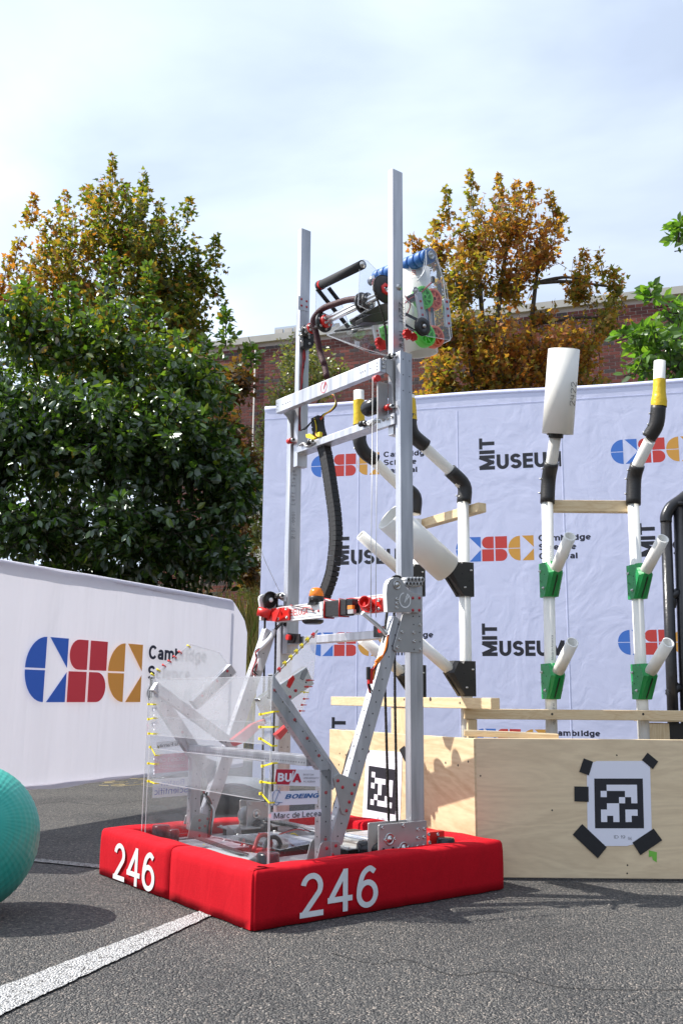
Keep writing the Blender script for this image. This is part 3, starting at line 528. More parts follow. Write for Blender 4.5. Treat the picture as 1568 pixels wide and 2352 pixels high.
tree('maple_tree','tall maple turning olive and orange, above the dark shrub on the left','tree',(-4.2,13.2,.2),
 [(170,600,13,120,130,1.2,110),(280,520,13,130,110,1.2,120),(370,600,13,110,140,1.2,150),(100,680,13,75,110,1.0,70),(300,720,13.2,180,130,1.3,190),(430,740,13,70,130,1.0,100),(455,620,13,30,70,.6,26),(340,860,13.2,130,90,1.0,90),(180,800,13.2,140,90,1.0,90)],
 'maple',.088,MLP,LEAFM,tw=.11,lpt=17,nsing=300,seed=5,twl=.5,upright=.6,mixf=lambda p:max(.36,.55-.17*((p.x+3.9)/1.3)),
 spikes=[(258,355,13,120,16),(330,395,13,110,20),(290,425,13,70,20),(205,425,13,60,22),(150,440,13,60,20),(80,450,13,90,22),(370,465,13,70,20),(435,455,13,60,22),(45,545,13,90,22),(20,590,13,80,20),(495,540,13,90,26),(500,640,13,70,22),(230,430,13,60,20)],trunks=3,shell=.2)
tree('maple_tree','orange maple crown cut off by the left edge, beyond the shrub','tree',(-6.6,14.5,.2),
 [(-20,670,14,40,55,.8,40),(-60,720,14,70,90,1,60)],'maple',.105,MRP,LEAFM,tw=.08,lpt=14,seed=6,mixf=lambda p:.75,upright=.5)
tree('maple_tree','orange and gold maple rising behind the right banner against the sky','tree',(2.0,12.4,.2),
 [(1090,540,12,75,90,.9,90),(1170,510,12,80,80,.9,80),(1240,560,12,55,80,.8,60),(1000,560,12,50,45,.6,34),(1060,640,12,90,70,.9,80),(1170,630,12.1,110,50,.9,80),(1020,740,12,90,80,.9,110),(1120,780,12,110,80,1.0,150),(1230,800,12,110,70,1.0,130),(1330,790,12.2,80,70,.9,80),(1010,850,12,70,60,.8,70),(1150,860,12,140,50,.9,140),(1320,870,12.2,90,40,.8,70),(1330,640,12,45,55,.6,40),(1410,660,12,22,40,.4,15),(1390,730,12.1,40,50,.5,30),(1240,715,12,40,30,.5,14)],
 'maple',.080,MRP,LEAFM,tw=.07,lpt=11,nsing=300,seed=9,twl=.5,upright=.7,mixf=lambda p:.45+.12*math.sin(p.x*3)+.1*math.sin(p.z*4),
 spikes=[(1076,392,12,110,18),(1145,402,12,100,20),(1185,415,12,80,18),(1262,440,12,110,20),(1025,430,12,90,16),(1215,420,12,60,18),(1015,470,12,60,18),(1000,505,12,50,18),(945,540,12,40,24),(1285,485,12,60,20),(1340,575,12,60,22),(1375,575,12,70,18),(1405,615,12,60,30),(960,565,12,60,26)],trunks=5,shell=.15,limbr=.03)
tree('young_tree','leafy branch of fresh green oval leaves reaching in at the right edge','tree',(2.9,6.9,.2),
 [(1555,720,6.4,60,60,.35,18),(1525,805,6.4,70,45,.4,28),(1590,850,6.4,90,60,.4,36),(1475,775,6.3,50,25,.3,14),(1470,845,6.3,40,22,.3,12),(1600,560,6.4,45,50,.3,10),(1650,700,6.4,70,120,.5,30)],
 'oval',.10,YGP,LEAFY,tw=.03,nsing=300,lpt=6,seed=12,twl=.26,mixf=lambda p:.5,shell=.3,leafdroop=.1,limbr=.010,spikes=[(1430,760,6.3,14,40),(1490,655,6.3,40,30),(1558,505,6.4,60,24)])
tree('small_tree','slim olive green tree in front of the brick wall, behind the left mast','tree',(-.9,13.6,.2),
 [(690,820,13.5,75,55,.8,70),(730,870,13.5,55,50,.7,50),(660,900,13.5,60,60,.7,60),(620,980,13.5,35,80,.6,60),(600,1090,13.5,30,90,.6,50),(770,860,13.4,35,50,.6,30),(590,1220,13.5,30,80,.5,40),(570,1340,13.5,40,50,.5,30)],
 'oval',.075,OLP,LEAFG,tw=.05,lpt=12,seed=15,twl=.4,mixf=lambda p:.5,upright=.5,shell=.1)
tree('maple_tree','shaded reddish brown maple between the dark shrub and the brick wall','tree',(-1.9,11.4,.2),
 [(540,880,11.4,55,80,.6,60),(520,1000,11.4,70,90,.7,80),(560,1080,11.4,50,90,.6,60),(540,1200,11.4,60,90,.6,60),(575,1310,11.4,40,60,.5,30)],
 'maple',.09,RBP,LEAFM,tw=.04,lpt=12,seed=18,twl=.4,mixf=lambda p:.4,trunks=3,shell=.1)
# tall dry grass on the bed behind the banners
Rg=np.random.default_rng(4); n=9000
gx=Rg.uniform(-2.6,.2,n); gy=Rg.uniform(6.9,10.5,n); gz=np.array([.08+berm(a,b) for a,b in zip(gx,gy)]); hh=Rg.uniform(.3,.8,n)
le=Rg.normal(size=(n,2))*.18*hh[:,None]; wv=Rg.normal(size=(n,2)); wv/=np.linalg.norm(wv,axis=1,keepdims=True); wv*=.006
GV=np.zeros((n,5,3)); b3=np.stack([gx,gy,gz],1)
GV[:,0]=b3; GV[:,0,:2]-=wv; GV[:,1]=b3; GV[:,1,:2]+=wv; GV[:,2]=b3; GV[:,2,:2]+=wv*.7+le*.35; GV[:,2,2]+=hh*.55; GV[:,3]=b3; GV[:,3,:2]+=-wv*.7+le*.35; GV[:,3,2]+=hh*.55; GV[:,4]=b3; GV[:,4,:2]+=le; GV[:,4,2]+=hh
me=bpy.data.meshes.new('tall_grass'); me.vertices.add(n*5); me.vertices.foreach_set('co',GV.reshape(-1).astype(np.float32)); idx=np.array([0,1,2,3,3,2,4]); me.loops.add(n*7); me.loops.foreach_set('vertex_index',(np.arange(n)[:,None]*5+idx).reshape(-1).astype(np.int32)); me.polygons.add(n*2); me.polygons.foreach_set('loop_start',(np.arange(n)[:,None]*7+np.array([0,4])).reshape(-1).astype(np.int32)); me.update(calc_edges=True)
gp=np.array([(.30,.24,.10),(.38,.28,.13),(.14,.20,.04),(.22,.15,.06),(.09,.16,.03)]); ch=Rg.choice(5,n,p=[.33,.27,.16,.14,.10]); cc=np.concatenate([gp[ch],np.ones((n,1))],1)
at=me.attributes.new('leafcol','FLOAT_COLOR','FACE'); at.data.foreach_set('color',np.repeat(cc,2,axis=0).reshape(-1).astype(np.float32)); me.materials.append(GRASSM)
o=bpy.data.objects.new('tall_grass',me); COL.objects.link(o); o['kind']='stuff'; tag(o,'tall dry yellow and green grass between the two white banners','grass')
# ---------------------------------------------------------------- printed logos
def logo(parent,org,ex,ez,h,mats,lift=.004,word=True,ink=NAVY,wscale=1.0):
    """three rounded block letters: org = lower left corner, h = height"""
    ex,ez=V(ex).normalized(),V(ez).normalized(); nz=ex.cross(ez); q=V(org)+nz*lift
    P=lambda x,y:q+ex*(x*h*wscale)+ez*(y*h)
    def arc(cx,cy,rx,ry,a0,a1,n=10): return [P(cx+rx*math.cos(math.radians(a0+(a1-a0)*i/n)),cy+ry*math.sin(math.radians(a0+(a1-a0)*i/n))) for i in range(n+1)]
    def C(m_,x):
        m_.add(arc(x+.47,.515,.47,.485,180,90)+[P(x+.47,.515)],[tuple(range(12))[::-1]])
        m_.add(arc(x+.47,.485,.47,.485,180,270)+[P(x+.47,.485)],[tuple(range(12))])
        m_.add([P(x+.54,1),P(x+1,1),P(x+1,.53)],[(0,2,1)]); m_.add([P(x+.54,0),P(x+1,0),P(x+1,.47)],[(0,1,2)])
    def S(m_,x):
        m_.add([P(x+.47,.515)]+[P(x+.47,1)]+arc(x+.24,.76,.24,.24,90,180,6)+arc(x+.24,.755,.24,.24,180,270,6),[tuple(range(16))])
        m_.add([P(x+.53,.515),P(x+1,.515),P(x+1,1),P(x+.53,1)],[(0,1,2,3)]); m_.add([P(x,0),P(x+.47,0),P(x+.47,.485),P(x,.485)],[(0,1,2,3)])
        m_.add([P(x+.53,0)]+arc(x+.76,.24,.24,.24,270,360,6)+arc(x+.76,.245,.24,.24,0,90,6)+[P(x+.53,.485)],[tuple(range(16))])
    a_=M(); C(a_,0); lo=a_.build('logo',mats[0],parent); b_=M(); S(b_,1.045); b_.build('logo_letter',mats[1],lo); c_=M(); C(c_,2.09); c_.build('logo_letter',mats[2],lo)
    if word:
        t_=M(); 
        for i,wd_ in enumerate(('Cambridge','Science','Carnival')): textm(t_,wd_,0,P(3.28,.755-.365*i),ex,ez,h*.255,h*wscale*(2.02,1.45,1.48)[i],bold=.195)
        t_.build('lettering',ink,parent)
def museum(parent,org,ex,ez,c,lift=.004):
    ex,ez=V(ex).normalized(),V(ez).normalized(); q=V(org)+ex.cross(ez)*lift; t_=M()
    textm(t_,'MIT',0,q+ex*c,ez,-ex,c,c*2.15,bold=.215); textm(t_,'USEUM',0,q+ex*c*1.12,ex,ez,c,c*4.2,bold=.225); t_.build('lettering',INK,parent)
def sheet(name,mt,parent,P,nx,nz):
    m_=M(); m_.add([P(i/nx,j/nz) for j in range(nz+1) for i in range(nx+1)],[(j*(nx+1)+i,j*(nx+1)+i+1,(j+1)*(nx+1)+i+1,(j+1)*(nx+1)+i) for j in range(nz) for i in range(nx)],0,True); return m_.build(name,mt,parent)
# large printed backdrop
HB=2.4; Yl,Yr=5.8,5.185
A0=WY(608,935,Yl); A1=WY(1568,870,Yr); HB=(A0.z+A1.z)/2; q0=V((A0.x,A0.y,0)); q1=V((A1.x,A1.y,0)); bd=(q1-q0).normalized(); bn=V((bd.y,-bd.x,0)); LBN=(q1-q0).length+.9
ban=thing('backdrop_banner','large pale lilac white printed backdrop banner standing behind the white pipes','banner',q0,math.atan2(bd.y,bd.x))
def bl_(k,x,y): P=onp(k,x,y,q0,bn)-q0; return V((P.dot(bd),0,P.z))
sheet('fabric_panel',FABB,ban,lambda i,j:(i*LBN+(.012*math.sin(j*3)-.02*(1-j) if i==0 else 0),0,.03+j*(HB-.03)+( -.006*math.sin(i*math.pi*4) if j==1 else 0)),80,60)
m_=M(); m_.tube([(i*LBN/40,.016,HB-.012-.006*math.sin(i/40*math.pi*4)) for i in range(41)],.021,10); m_.build('pole_pocket',FABB,ban)
m_=M(); m_.box((-.0,-.0012,HB-.085),(LBN,-.0004,HB-.081)); m_.build('hem_seam',FABB,ban)
for s_ in (.04,LBN/2,LBN-.04):
    m_=M(); m_.cyl((s_,.05,0),(s_,.05,HB),.016,10); m_.bar((s_,-.0+.05,.02),(s_,.75,.02),.05,.03,(1,0,0)); m_.build('frame_post',mat('grey_steel',(.4,.4,.4),.4,.8) if 'grey_steel' not in MATS else MATS['grey_steel'],ban)
for s_ in (.62,1.24,1.86): # pressed fold lines of the cloth
    m_=M(); m_.prism([(s_-.005,-.0003,.05),(s_+.005,-.0003,.05),(s_,-.0013,.05)],(0.01,0,HB-.16)); m_.build('fold_crease',FABB,ban)
XB,ZB=V((1,0,0)),V((0,0,1))
for k,x,y,x2,y2 in (('D',714,1097,870,1047),('D',1403,1067,1568+3,1011),('D',1047,1291,1219,1235),('D',712,1507,868,1453),('D',1419.5,1504,1590,1447),('D',1085,1728,1262,1673)):
    a=bl_(k,x,y); h=(bl_(k,x,y2).z-a.z); logo(ban,(a.x,0,a.z),XB,ZB,h,(PBLU,PRED,PORG),.0002)
for x,y,y2 in ((1100.5,1080,1046),(768,1298,1264),(1468,1279,1243),(1107,1507,1472),(761,1720,1686)):
    a=bl_('D',x,y); h=(bl_('D',x,y2).z-a.z); museum(ban,(a.x,0,a.z),XB,ZB,h,.0002)
# low banner on the left
hb=.158; p1=WZ(62,1814,hb); p2=WZ(352,1781,hb); ld=(p2-p1); ld.z=0; ld.normalize(); ln=V((ld.y,-ld.x,0))
lb0=onp('D',-420,1500,p1,ln); lb0=V((lb0.x,lb0.y,0))
lban=thing('barrier_banner','low white banner with large block logo stretched along the left side','banner',lb0,math.atan2(ld.y,ld.x))
def ll(k,x,y): P=onp(k,x,y,p1,ln)-lb0; return V((P.dot(ld),0,P.z))
tp=[ll('e',x,y) for x,y in ((-1100,-130),(0,65),(370,130),(590,165),(1310,292),(1460,320),(1530,440),(1548,520))]
send=tp[-1].x; 
def ztop(s):
    for a,b in zip(tp,tp[1:]):
        if s<=b.x: return a.z+(b.z-a.z)*(s-a.x)/(b.x-a.x)
    return tp[-1].z
s5=tp[5].x
def lsheet(i,j):
    s=i*send; zb=hb+.01*math.sin(s*9); zt=ztop(s); z=zb+(zt-zb)*j; return (s,.0035*math.sin(s*21+.6*math.sin(s*5))*(.3+.7*(1-abs(2*j-1)))+.004*math.sin(s*4.1)*j,z)
sheet('fabric_panel',FABL,lban,lsheet,160,20)
m_=M(); m_.tube([(i/60*s5,.014,ztop(i/60*s5)-.008) for i in range(61)],.017,8); m_.build('top_sleeve',FABL,lban)
m_=M(); m_.tube([(i/60*send,.012,hb+.008) for i in range(61)],.012,8); m_.build('bottom_sleeve',FABL,lban)
GST=MATS['grey_steel']
for s_ in (.1,s5-.02):
    m_=M(); m_.cyl((s_,.05,0),(s_,.05,ztop(s_)-.02),.012,8); m_.build('frame_post',GST,lban)
a=ll('e',150,955); b=ll('e',885,949); ht=ll('e',150,600).z; hl=ll('e',290,545).z-ll('e',265,955).z
logo(lban,(a.x-.018,-.0085,ll('e',265,955).z),XB,ZB,hl,(PBLUD,PREDD,PORGD),.002,True,NAVY,wscale=(b.x-a.x)/(3.09*hl))
# dry leaves and stalks on the asphalt under the banner, joined litter
STRAW=mat('dry_straw',(.5,.40,.22),.8); m_=M()
for i in range(70):
    p=WZ(random.uniform(225,420),random.uniform(1786,1808)); an=random.uniform(-.6,.6); l=random.uniform(.02,.09); d=V((math.cos(an),math.sin(an),0))
    m_.bar(p+V((0,0,.004)),p+d*l+V((0,0,.006)),.003,.002,(0,0,1))
o=m_.build('grass_litter',STRAW); o['kind']='stuff'; tag(o,'scattered dry grass stalks on the asphalt below the left banner','litter')
m_=M(); m_.tube([WZ(285,1779)+V((0,0,.02)),WZ(340,1784)+V((0,0,.012)),WZ(420,1792)+V((0,0,.012))],.007,8); m_.tube([WZ(300,1783)+V((0,0,.012)),WZ(420,1797)+V((0,0,.012))],.006,8)
tag(m_.build('banner_pole',BLKM),'thin dark metal poles lying on the asphalt beside the left banner foot','pole')
# ---------------------------------------------------------------- rubber ball
rb=.187; g=ray('D',-84,1926); C=O+g*((rb-CH)/g.z)
def ball():
    mt,n,b=nodes('teal_ball_rubber'); b.inputs['Roughness'].default_value=.42; b.inputs['Specular IOR Level'].default_value=.4; tc=n.nodes.new('ShaderNodeTexCoord'); t=n.nodes.new('ShaderNodeTexNoise'); t.inputs['Scale'].default_value=9; t.inputs['Detail'].default_value=9; n.links.new(tc.outputs['Object'],t.inputs[0]); r=n.nodes.new('ShaderNodeValToRGB'); r.color_ramp.elements[0].position=.35; r.color_ramp.elements[1].position=.72; r.color_ramp.elements[0].color=(.025,.36,.29,1); r.color_ramp.elements[1].color=(.07,.43,.35,1); n.links.new(t.outputs[0],r.inputs[0]); n.links.new(r.outputs[0],b.inputs['Base Color'])
    return mt
m_=M(); nu,nv=200,110; P=[]
for j in range(nv+1):
    t=math.pi*j/nv
    for i in range(nu):
        p=2*math.pi*i/nu; f=math.sin(34*(p+t*.9))*math.sin(30*(p-t*.9)) if .12<j/nv<.88 else 0
        r_=rb*(1+.0045*(1 if f>0 else -1)*min(1,abs(f)*2.5)); P.append((r_*math.sin(t)*math.cos(p),r_*math.sin(t)*math.sin(p),r_*math.cos(t)))
m_.add(P,[(j*nu+i,(j+1)*nu+i,(j+1)*nu+(i+1)%nu,j*nu+(i+1)%nu) for j in range(nv) for i in range(nu)],0,True)
o=m_.build('rubber_ball',ball()); o.location=C; o.rotation_euler=(math.radians(70),math.radians(20),.4); tag(o,'teal dimpled rubber ball resting on the asphalt at the left edge','ball')
m_=M(); m_.lathe((0,0,rb*.992),(0,0,1),[(0,.009),(.002,.007),(.002,0.0001)],12); m_.build('valve',RUB,o)

m_=M()
for i in range(260):
    p=WZ(random.uniform(20,1560),2352-abs(random.gauss(0,1))*150); r_=random.uniform(.0012,.0035); m_.lathe(p+V((0,0,0)),(random.uniform(-.3,.3),random.uniform(-.3,.3),1),[(0,r_),(r_*.7,r_*.8),(r_*.9,.0001)],5)
o=m_.build('loose_grit',mat('grit',(.30,.27,.24),.9,noise=.6,nscale=2)); o['kind']='stuff'; tag(o,'loose grit scattered over the asphalt in front of the robot','grit')

for o in bpy.data.objects:
    if o.name.startswith('maple_tree'): o['group']='maples in autumn colour behind the banners'
# stains and hairline cracks on the asphalt, cut as shallow dark strips
CRK=mat('asphalt_crack',(.035,.034,.033),.95); m_=M()
for pts in (((760,2190),(860,2215),(930,2205),(1040,2240),(1150,2232),(1300,2270),(1568,2275)),((60,1850),(150,1842),(230,1850),(330,1838))):
    pp=[WZ(*q)+V((0,0,.0012)) for q in pts]; sp=spline(pp,8); 
    for a_,b_ in zip(sp,sp[1:]):
        j_=V((random.uniform(-.003,.003),random.uniform(-.003,.003),0)); m_.bar(a_,b_+j_,.0016,.0006,(b_-a_).cross(V((0,0,1))))
o=m_.build('crack',CRK); o['kind']='structure'
# ================================================================ REEF-LIKE PRACTICE RIG
YF=3.038; KX=.43
rig=thing('pipe_rig','plywood and lumber practice rig with white plastic pipes in black and green brackets','game rig',(KX,YF,0))
RO=V((KX,YF,0)); ld2=V((-.47,.883,0)).normalized(); lo2=V((-ld2.y,ld2.x,0)); lo2=-lo2 if lo2.y>0 else lo2   # left face: along, outward
def rl(P): return V(P)-RO
def bx(name,p0,p1,mt,bev=.002): m_=M(); m_.box(rl(p0),rl(p1)); return m_.build(name,mt,rig,bevel=bev)
zt=WY(1300,1697,YF).z
bx('plywood_panel',(KX,YF,.006),(KX+1.15,YF+.018,zt),PLY,.0015)
m_=M(); aL=V((KX-.004,YF-.004,0)); m_.prism([rl(aL+V((0,0,.004))),rl(aL+ld2*.995+V((0,0,.004))),rl(aL+ld2*.995+V((0,0,.42))),rl(aL+V((0,0,.424)))],-lo2*.018); m_.build('plywood_panel',PLYM,rig,bevel=.0015)
bx('top_batten',(KX+.02,YF+.02,zt-.04),(KX+1.15,YF+.058,zt-.002),PINE)
m_=M(); m_.bar(rl(aL-lo2*.04+ld2*.03+V((0,0,.40))),rl(aL-lo2*.04+ld2*.95+V((0,0,.40))),.038,.038,(0,0,1)); m_.build('top_batten',PINE,rig,bevel=.002)
# lying plank on top of the front batten
m_=M(); m_.bar(rl((KX-.02,YF+.11,zt+.012)),rl((KX+.28,YF+.075,zt+.004)),.018,.085,(0,0,1)); m_.build('loose_plank',PINE,rig,bevel=.002)
# front rail, its post
YP=3.45
ra=WY(95,228,YP-.065,'d'); rb_=WY(95,297,YP-.065,'d')
bx('rail',(ra.x,YP-.065,rb_.z),(1.65,YP-.027,ra.z),PINE)
for q in (685,1298):
    P=WY(q,264,YP-.0655,'d'); m_=M(); m_.disc(rl(P),(0,-1,0),.0045,8); m_.build('screw',BARK,rig)
p=WY(117,296,YP-.06,'d'); p2_=WY(180,296,YP-.06,'d'); bx('post',(p.x,YP-.06,zt-.05),(p2_.x,YP-.02,rb_.z-.001),PINV)
m_=M()
# left-face members lie along ld2
PL=V((.463,3.46,0)); PF=V((.308,3.75,0))
def lf(k,x,y,off): return onp(k,x,y,PL+lo2*off,lo2)
t=lf('m',600,190,.04); e=lf('D',1140,1603,.04); za=lf('D',1140,1603,.04).z; zb_=lf('D',1140,1629,.04).z
def lbeam(name,s0,s1,off,z0,z1,th=.038,mt=PINE):
    c0=PL+lo2*(off)+ld2*s0; c1=PL+lo2*off+ld2*s1; m_=M(); m_.bar(rl(c0-lo2*th/2+V((0,0,(z0+z1)/2))),rl(c1-lo2*th/2+V((0,0,(z0+z1)/2))),z1-z0,th,(0,0,1)); return m_.build(name,mt,rig,bevel=.002)
s_=lambda P:(V(P)-PL).dot(ld2)
lbeam('rail',s_(e),.95,.065,zb_,za)
a=lf('m',635,300,.06); b=lf('m',775,300,.06); lbeam('post',s_(b),s_(a),.06,.38,zb_-.001,.036,PINV)
for q in ((760,237),(1298,270)):
    P=lf('m',*q,.0655); m_=M(); m_.disc(rl(P),lo2,.0045,8); m_.build('screw',BARK,rig)
P=lf('m',1014,235,.0652); m_=M(); m_.disc(rl(P),lo2,.008,10); m_.build('knot',BARK,rig)
# upper cross rails behind the pipes
a=lf('a',680,1020,-.025); b=lf('a',1105,930,-.025); z1=lf('a',1050,937,-.025).z; z0=lf('a',1050,1003,-.025).z; lbeam('cross_rail',s_(b),s_(a)+.06,-.025,z0,z1)
a=WY(585,1320,YP+.025,'b'); b=WY(1145,1410,YP+.025,'b'); m_=M(); m_.box(rl((a.x-.01,YP+.024,b.z)),rl((b.x+.02,YP+.062,a.z))); m_.build('cross_rail',PINE,rig,bevel=.002)
# ---- pipes
PR=.0213
def pipe(pts,name='pipe',r=PR,open_=False,mt=PVC):
    m_=M(); pts=[rl(p) for p in pts]; m_.tube(pts,r,20); o=m_.build(name,mt,rig); return o
def elbow(pts,mt=BLKP,r=.0275):
    m_=M(); pts=spline([rl(p) for p in pts],5); m_.tube(pts,r,16); o=m_.build('elbow',mt,rig)
    mid=pts[len(pts)//2]; d=(pts[-1]-pts[0]).normalized()
    for f in (.2,.5,.8):
        p=pts[int(f*(len(pts)-1))]; m2=M(); side=V((-1,0,0)) if abs(d.y)<.9 else lo2; m2.cyl(p+side*.026,p+side*.034,.0035,8); m2.build('bolt',SCREW,o)
    return o
def branch(base,outd,z,Lh=.2,col=GRN,h0=.03,hollow=True):
    o_=V(outd).normalized(); s2=V((-o_.y,o_.x,0)); c=V((base[0],base[1],z)); Z=V((0,0,1)); bd_=(o_*math.cos(math.radians(35))+Z*math.sin(math.radians(35)))
    prof=[(-.029,-.062),(.027,-.062),(.092,.022),(.062,.066),(.04,.055),(.030,.066),(-.029,.066)]
    def P(a,b,w): return rl(c+o_*a+Z*b+s2*w)
    m_=M(); wds=[(-.027,.6),(-.018,1),(.018,1),(.027,.6)]
    R=[[P(a*(k if a>0 else k),b*(.93+.07*k) ,w_) for a,b in prof] for w_,k in ((-.0275,.80),(-.017,1.0),(.017,1.0),(.0275,.80))]
    if True: R=R[::-1]
    m_.rings(R,0,True,False); o=m_.build('bracket',col,rig)
    m2=M(); m2.bar(P(.032,-.058,0),P(.088,.012,0),.003,.0035,s2); m2.build('seam',BLKP,o)
    for a,b in ((-.008,.035),(.02,-.03)):
        m3=M(); m3.cyl(P(a,b,-.036),P(a,b,.036),.003,8); m3.lathe(P(a,b,-.031),s2,[(0,.0058),(.004,.0058)],6,cap=True); m3.build('bolt',SCREW,o)
    for a,b in ((.0,-.005),(-.015,-.04),(-.015,.0),(.03,.02)):
        m4=M(); m4.disc(P(a,b,-.0281 if o_.y<-.9 else .0281),(s2*-1 if o_.y<-.9 else s2),.0028,8); m4.build('bolt_hole',HOLE,o)
    if Lh:
        q0_=c+o_*.05+Z*.018; q1_=q0_+bd_*Lh
        m_=M(); m_.pipe(rl(q0_),rl(q1_),PR,PR*.80,24); m_.lathe(rl(q0_+bd_*.01),bd_,[(0,PR*.8),(.0005,.0001)],20); b_=m_.build('branch_pipe',PVC,rig); return q0_,bd_
    return c+o_*.05+Z*.018,bd_
# front face pipes lean slightly like the whole rig
def vpipe(xt,xb,yt,yb,Y): 
    a=WY(xt,yt,Y); b=WY(xb,yb,Y); return a,b
pa,pb=vpipe(1255.5,1263,1130,1730,YP); pb.z=.02; pipe([pa,pb])
pc_,pd=vpipe(1452,1477,1130,1730,YP); pd.z=.02; pipe([pc_,pd])
def at_z(a,b,z): return a.lerp(b,(z-a.z)/(b.z-a.z))
for (a,b,ys) in ((pa,pb,(1327,1559)),(pc_,pd,(1330,1558))):
    for i,y in enumerate(ys):
        z=WY(1300,y,YP).z-.012; c=at_z(a,b,z); branch(c,(.16,-1,0),z,.20,GRN)
# upper ends, right pair
e0=at_z(pa,pb,WY(0,1145,YP).z); e1=WY(1259,1100,YP); e2=WY(1266,1062,YP-.04)
elbow([e0,e1,e2]); f1=WY(1275,1000,YP-.12); pipe([e1,e2,f1]); ck=WY(1277,985,YP-.13); elbow([f1-V((0,0,.01)),ck,WY(1280,960,YP-.14)]); pipe([ck,WY(1286,880,YP-.15)])
e0=at_z(pc_,pd,WY(0,1147,YP).z); e1=WY(1455,1100,YP); e2=WY(1463,1068,YP-.03); elbow([e0,e1,e2])
g1=WY(1491,1012,YP-.12); pipe([e1,e2,g1]); g2=WY(1506,975,YP-.14); g3=WY(1511,932,YP-.15); elbow([WY(1489,1005,YP-.115),g2,g3])
g4=WY(1514,830,YP-.155); m_=M(); m_.tube([rl(g2),rl(g3),rl(g4)],PR,20); m_.build('pipe',PVC,rig)
m_=M(); t0=WY(1512,935,YP-.15); t1=WY(1513.5,872,YP-.153); m_.lathe(rl(t0),t1-t0,[(0,.0285),(.022,.0292),(.04,.026),(.06,.0235),((t1-t0).length,.0228)],20); m_.build('tape_wrap',YTAPE,rig)
# left pair: branch plane contains the pipe and the outward direction
def lp(pipe0,k,x,y): return onp(k,x,y,pipe0,ld2)
def leftpipe(P0,xz,ytop): return
na=V((PL.x,PL.y,0)); fa=V((PF.x,PF.y,0))
def col(P0,z): return V((P0.x,P0.y,z))
zel=WY(1068,1152,3.46).z
pipe([col(na,zel+.02),col(na,.02)]); pipe([col(fa,1.27),col(fa,.02)])
E=lambda x,y:lp(na,'a',x,y)
elbow([E(1003,925),E(1003,800),E(900,690)]); pipe([E(1003,810),E(905,695),E(715,520),E(690,470)]); elbow([E(725,515),E(640,440),E(612,370),E(610,290)])
pipe([E(640,440),E(610,290),E(607,150)]); m_=M(); a_,b_=E(612,330),E(608,175); m_.lathe(rl(a_),b_-a_,[(0,.028),((b_-a_).length*.6,.026),((b_-a_).length,.0235)],18); m_.build('tape_wrap',YTAPE,rig)
F=lambda x,y:lp(fa,'a',x,y)
elbow([F(645,1005),F(648,880),F(560,800)]); pipe([F(645,1010),F(648,890),F(545,810),F(350,620),F(300,560)]); elbow([F(365,620),F(285,560),F(252,490),F(250,440)]); pipe([F(285,560),F(250,450),F(243,115)])
m_=M(); a_,b_=F(246,362),F(244,185); m_.lathe(rl(a_),b_-a_,[(0,.0245),((b_-a_).length*.5,.0225),((b_-a_).length,.0235)],18); m_.build('tape_wrap',YTAPE,rig)
zu=WY(1070,1330,3.46).z-.005; zl=WY(1070,1557,3.46).z-.005
q_up,bdu=branch(col(na,0),lo2,zu,.18,BLKP); branch(col(na,0),lo2,zl,.22,BLKP)
z2=WY(947,1335,3.75).z; z3=WY(947,1566,3.75).z
branch(col(fa,0),lo2,z2,.26,BLKP); branch(col(fa,0),lo2,z3,.25,BLKP)
# big loose pipe lengths hung on the branches
def coral(a,b,label,r=.057):
    a,b=V(a),V(b); o=thing('pipe_section',label,'pipe',a,0,'wide white pipe sections'); m_=M(); m_.pipe((0,0,0),b-a,r,r-.0055,48); o2=m_.build('tube',PVC,o); return o
cs=q_up+bdu*.035; o=coral(cs,cs+bdu*.302,'wide white pipe section slid onto the upper black bracket branch, slanting left behind the mast')
a=WY(620,823,YP-.13,'b'); b=WY(668,186,YP-.21,'b'); d=(b-a).normalized(); o=coral(a,b,'wide white pipe section standing upright on the top of the right front pipe, handwritten number')
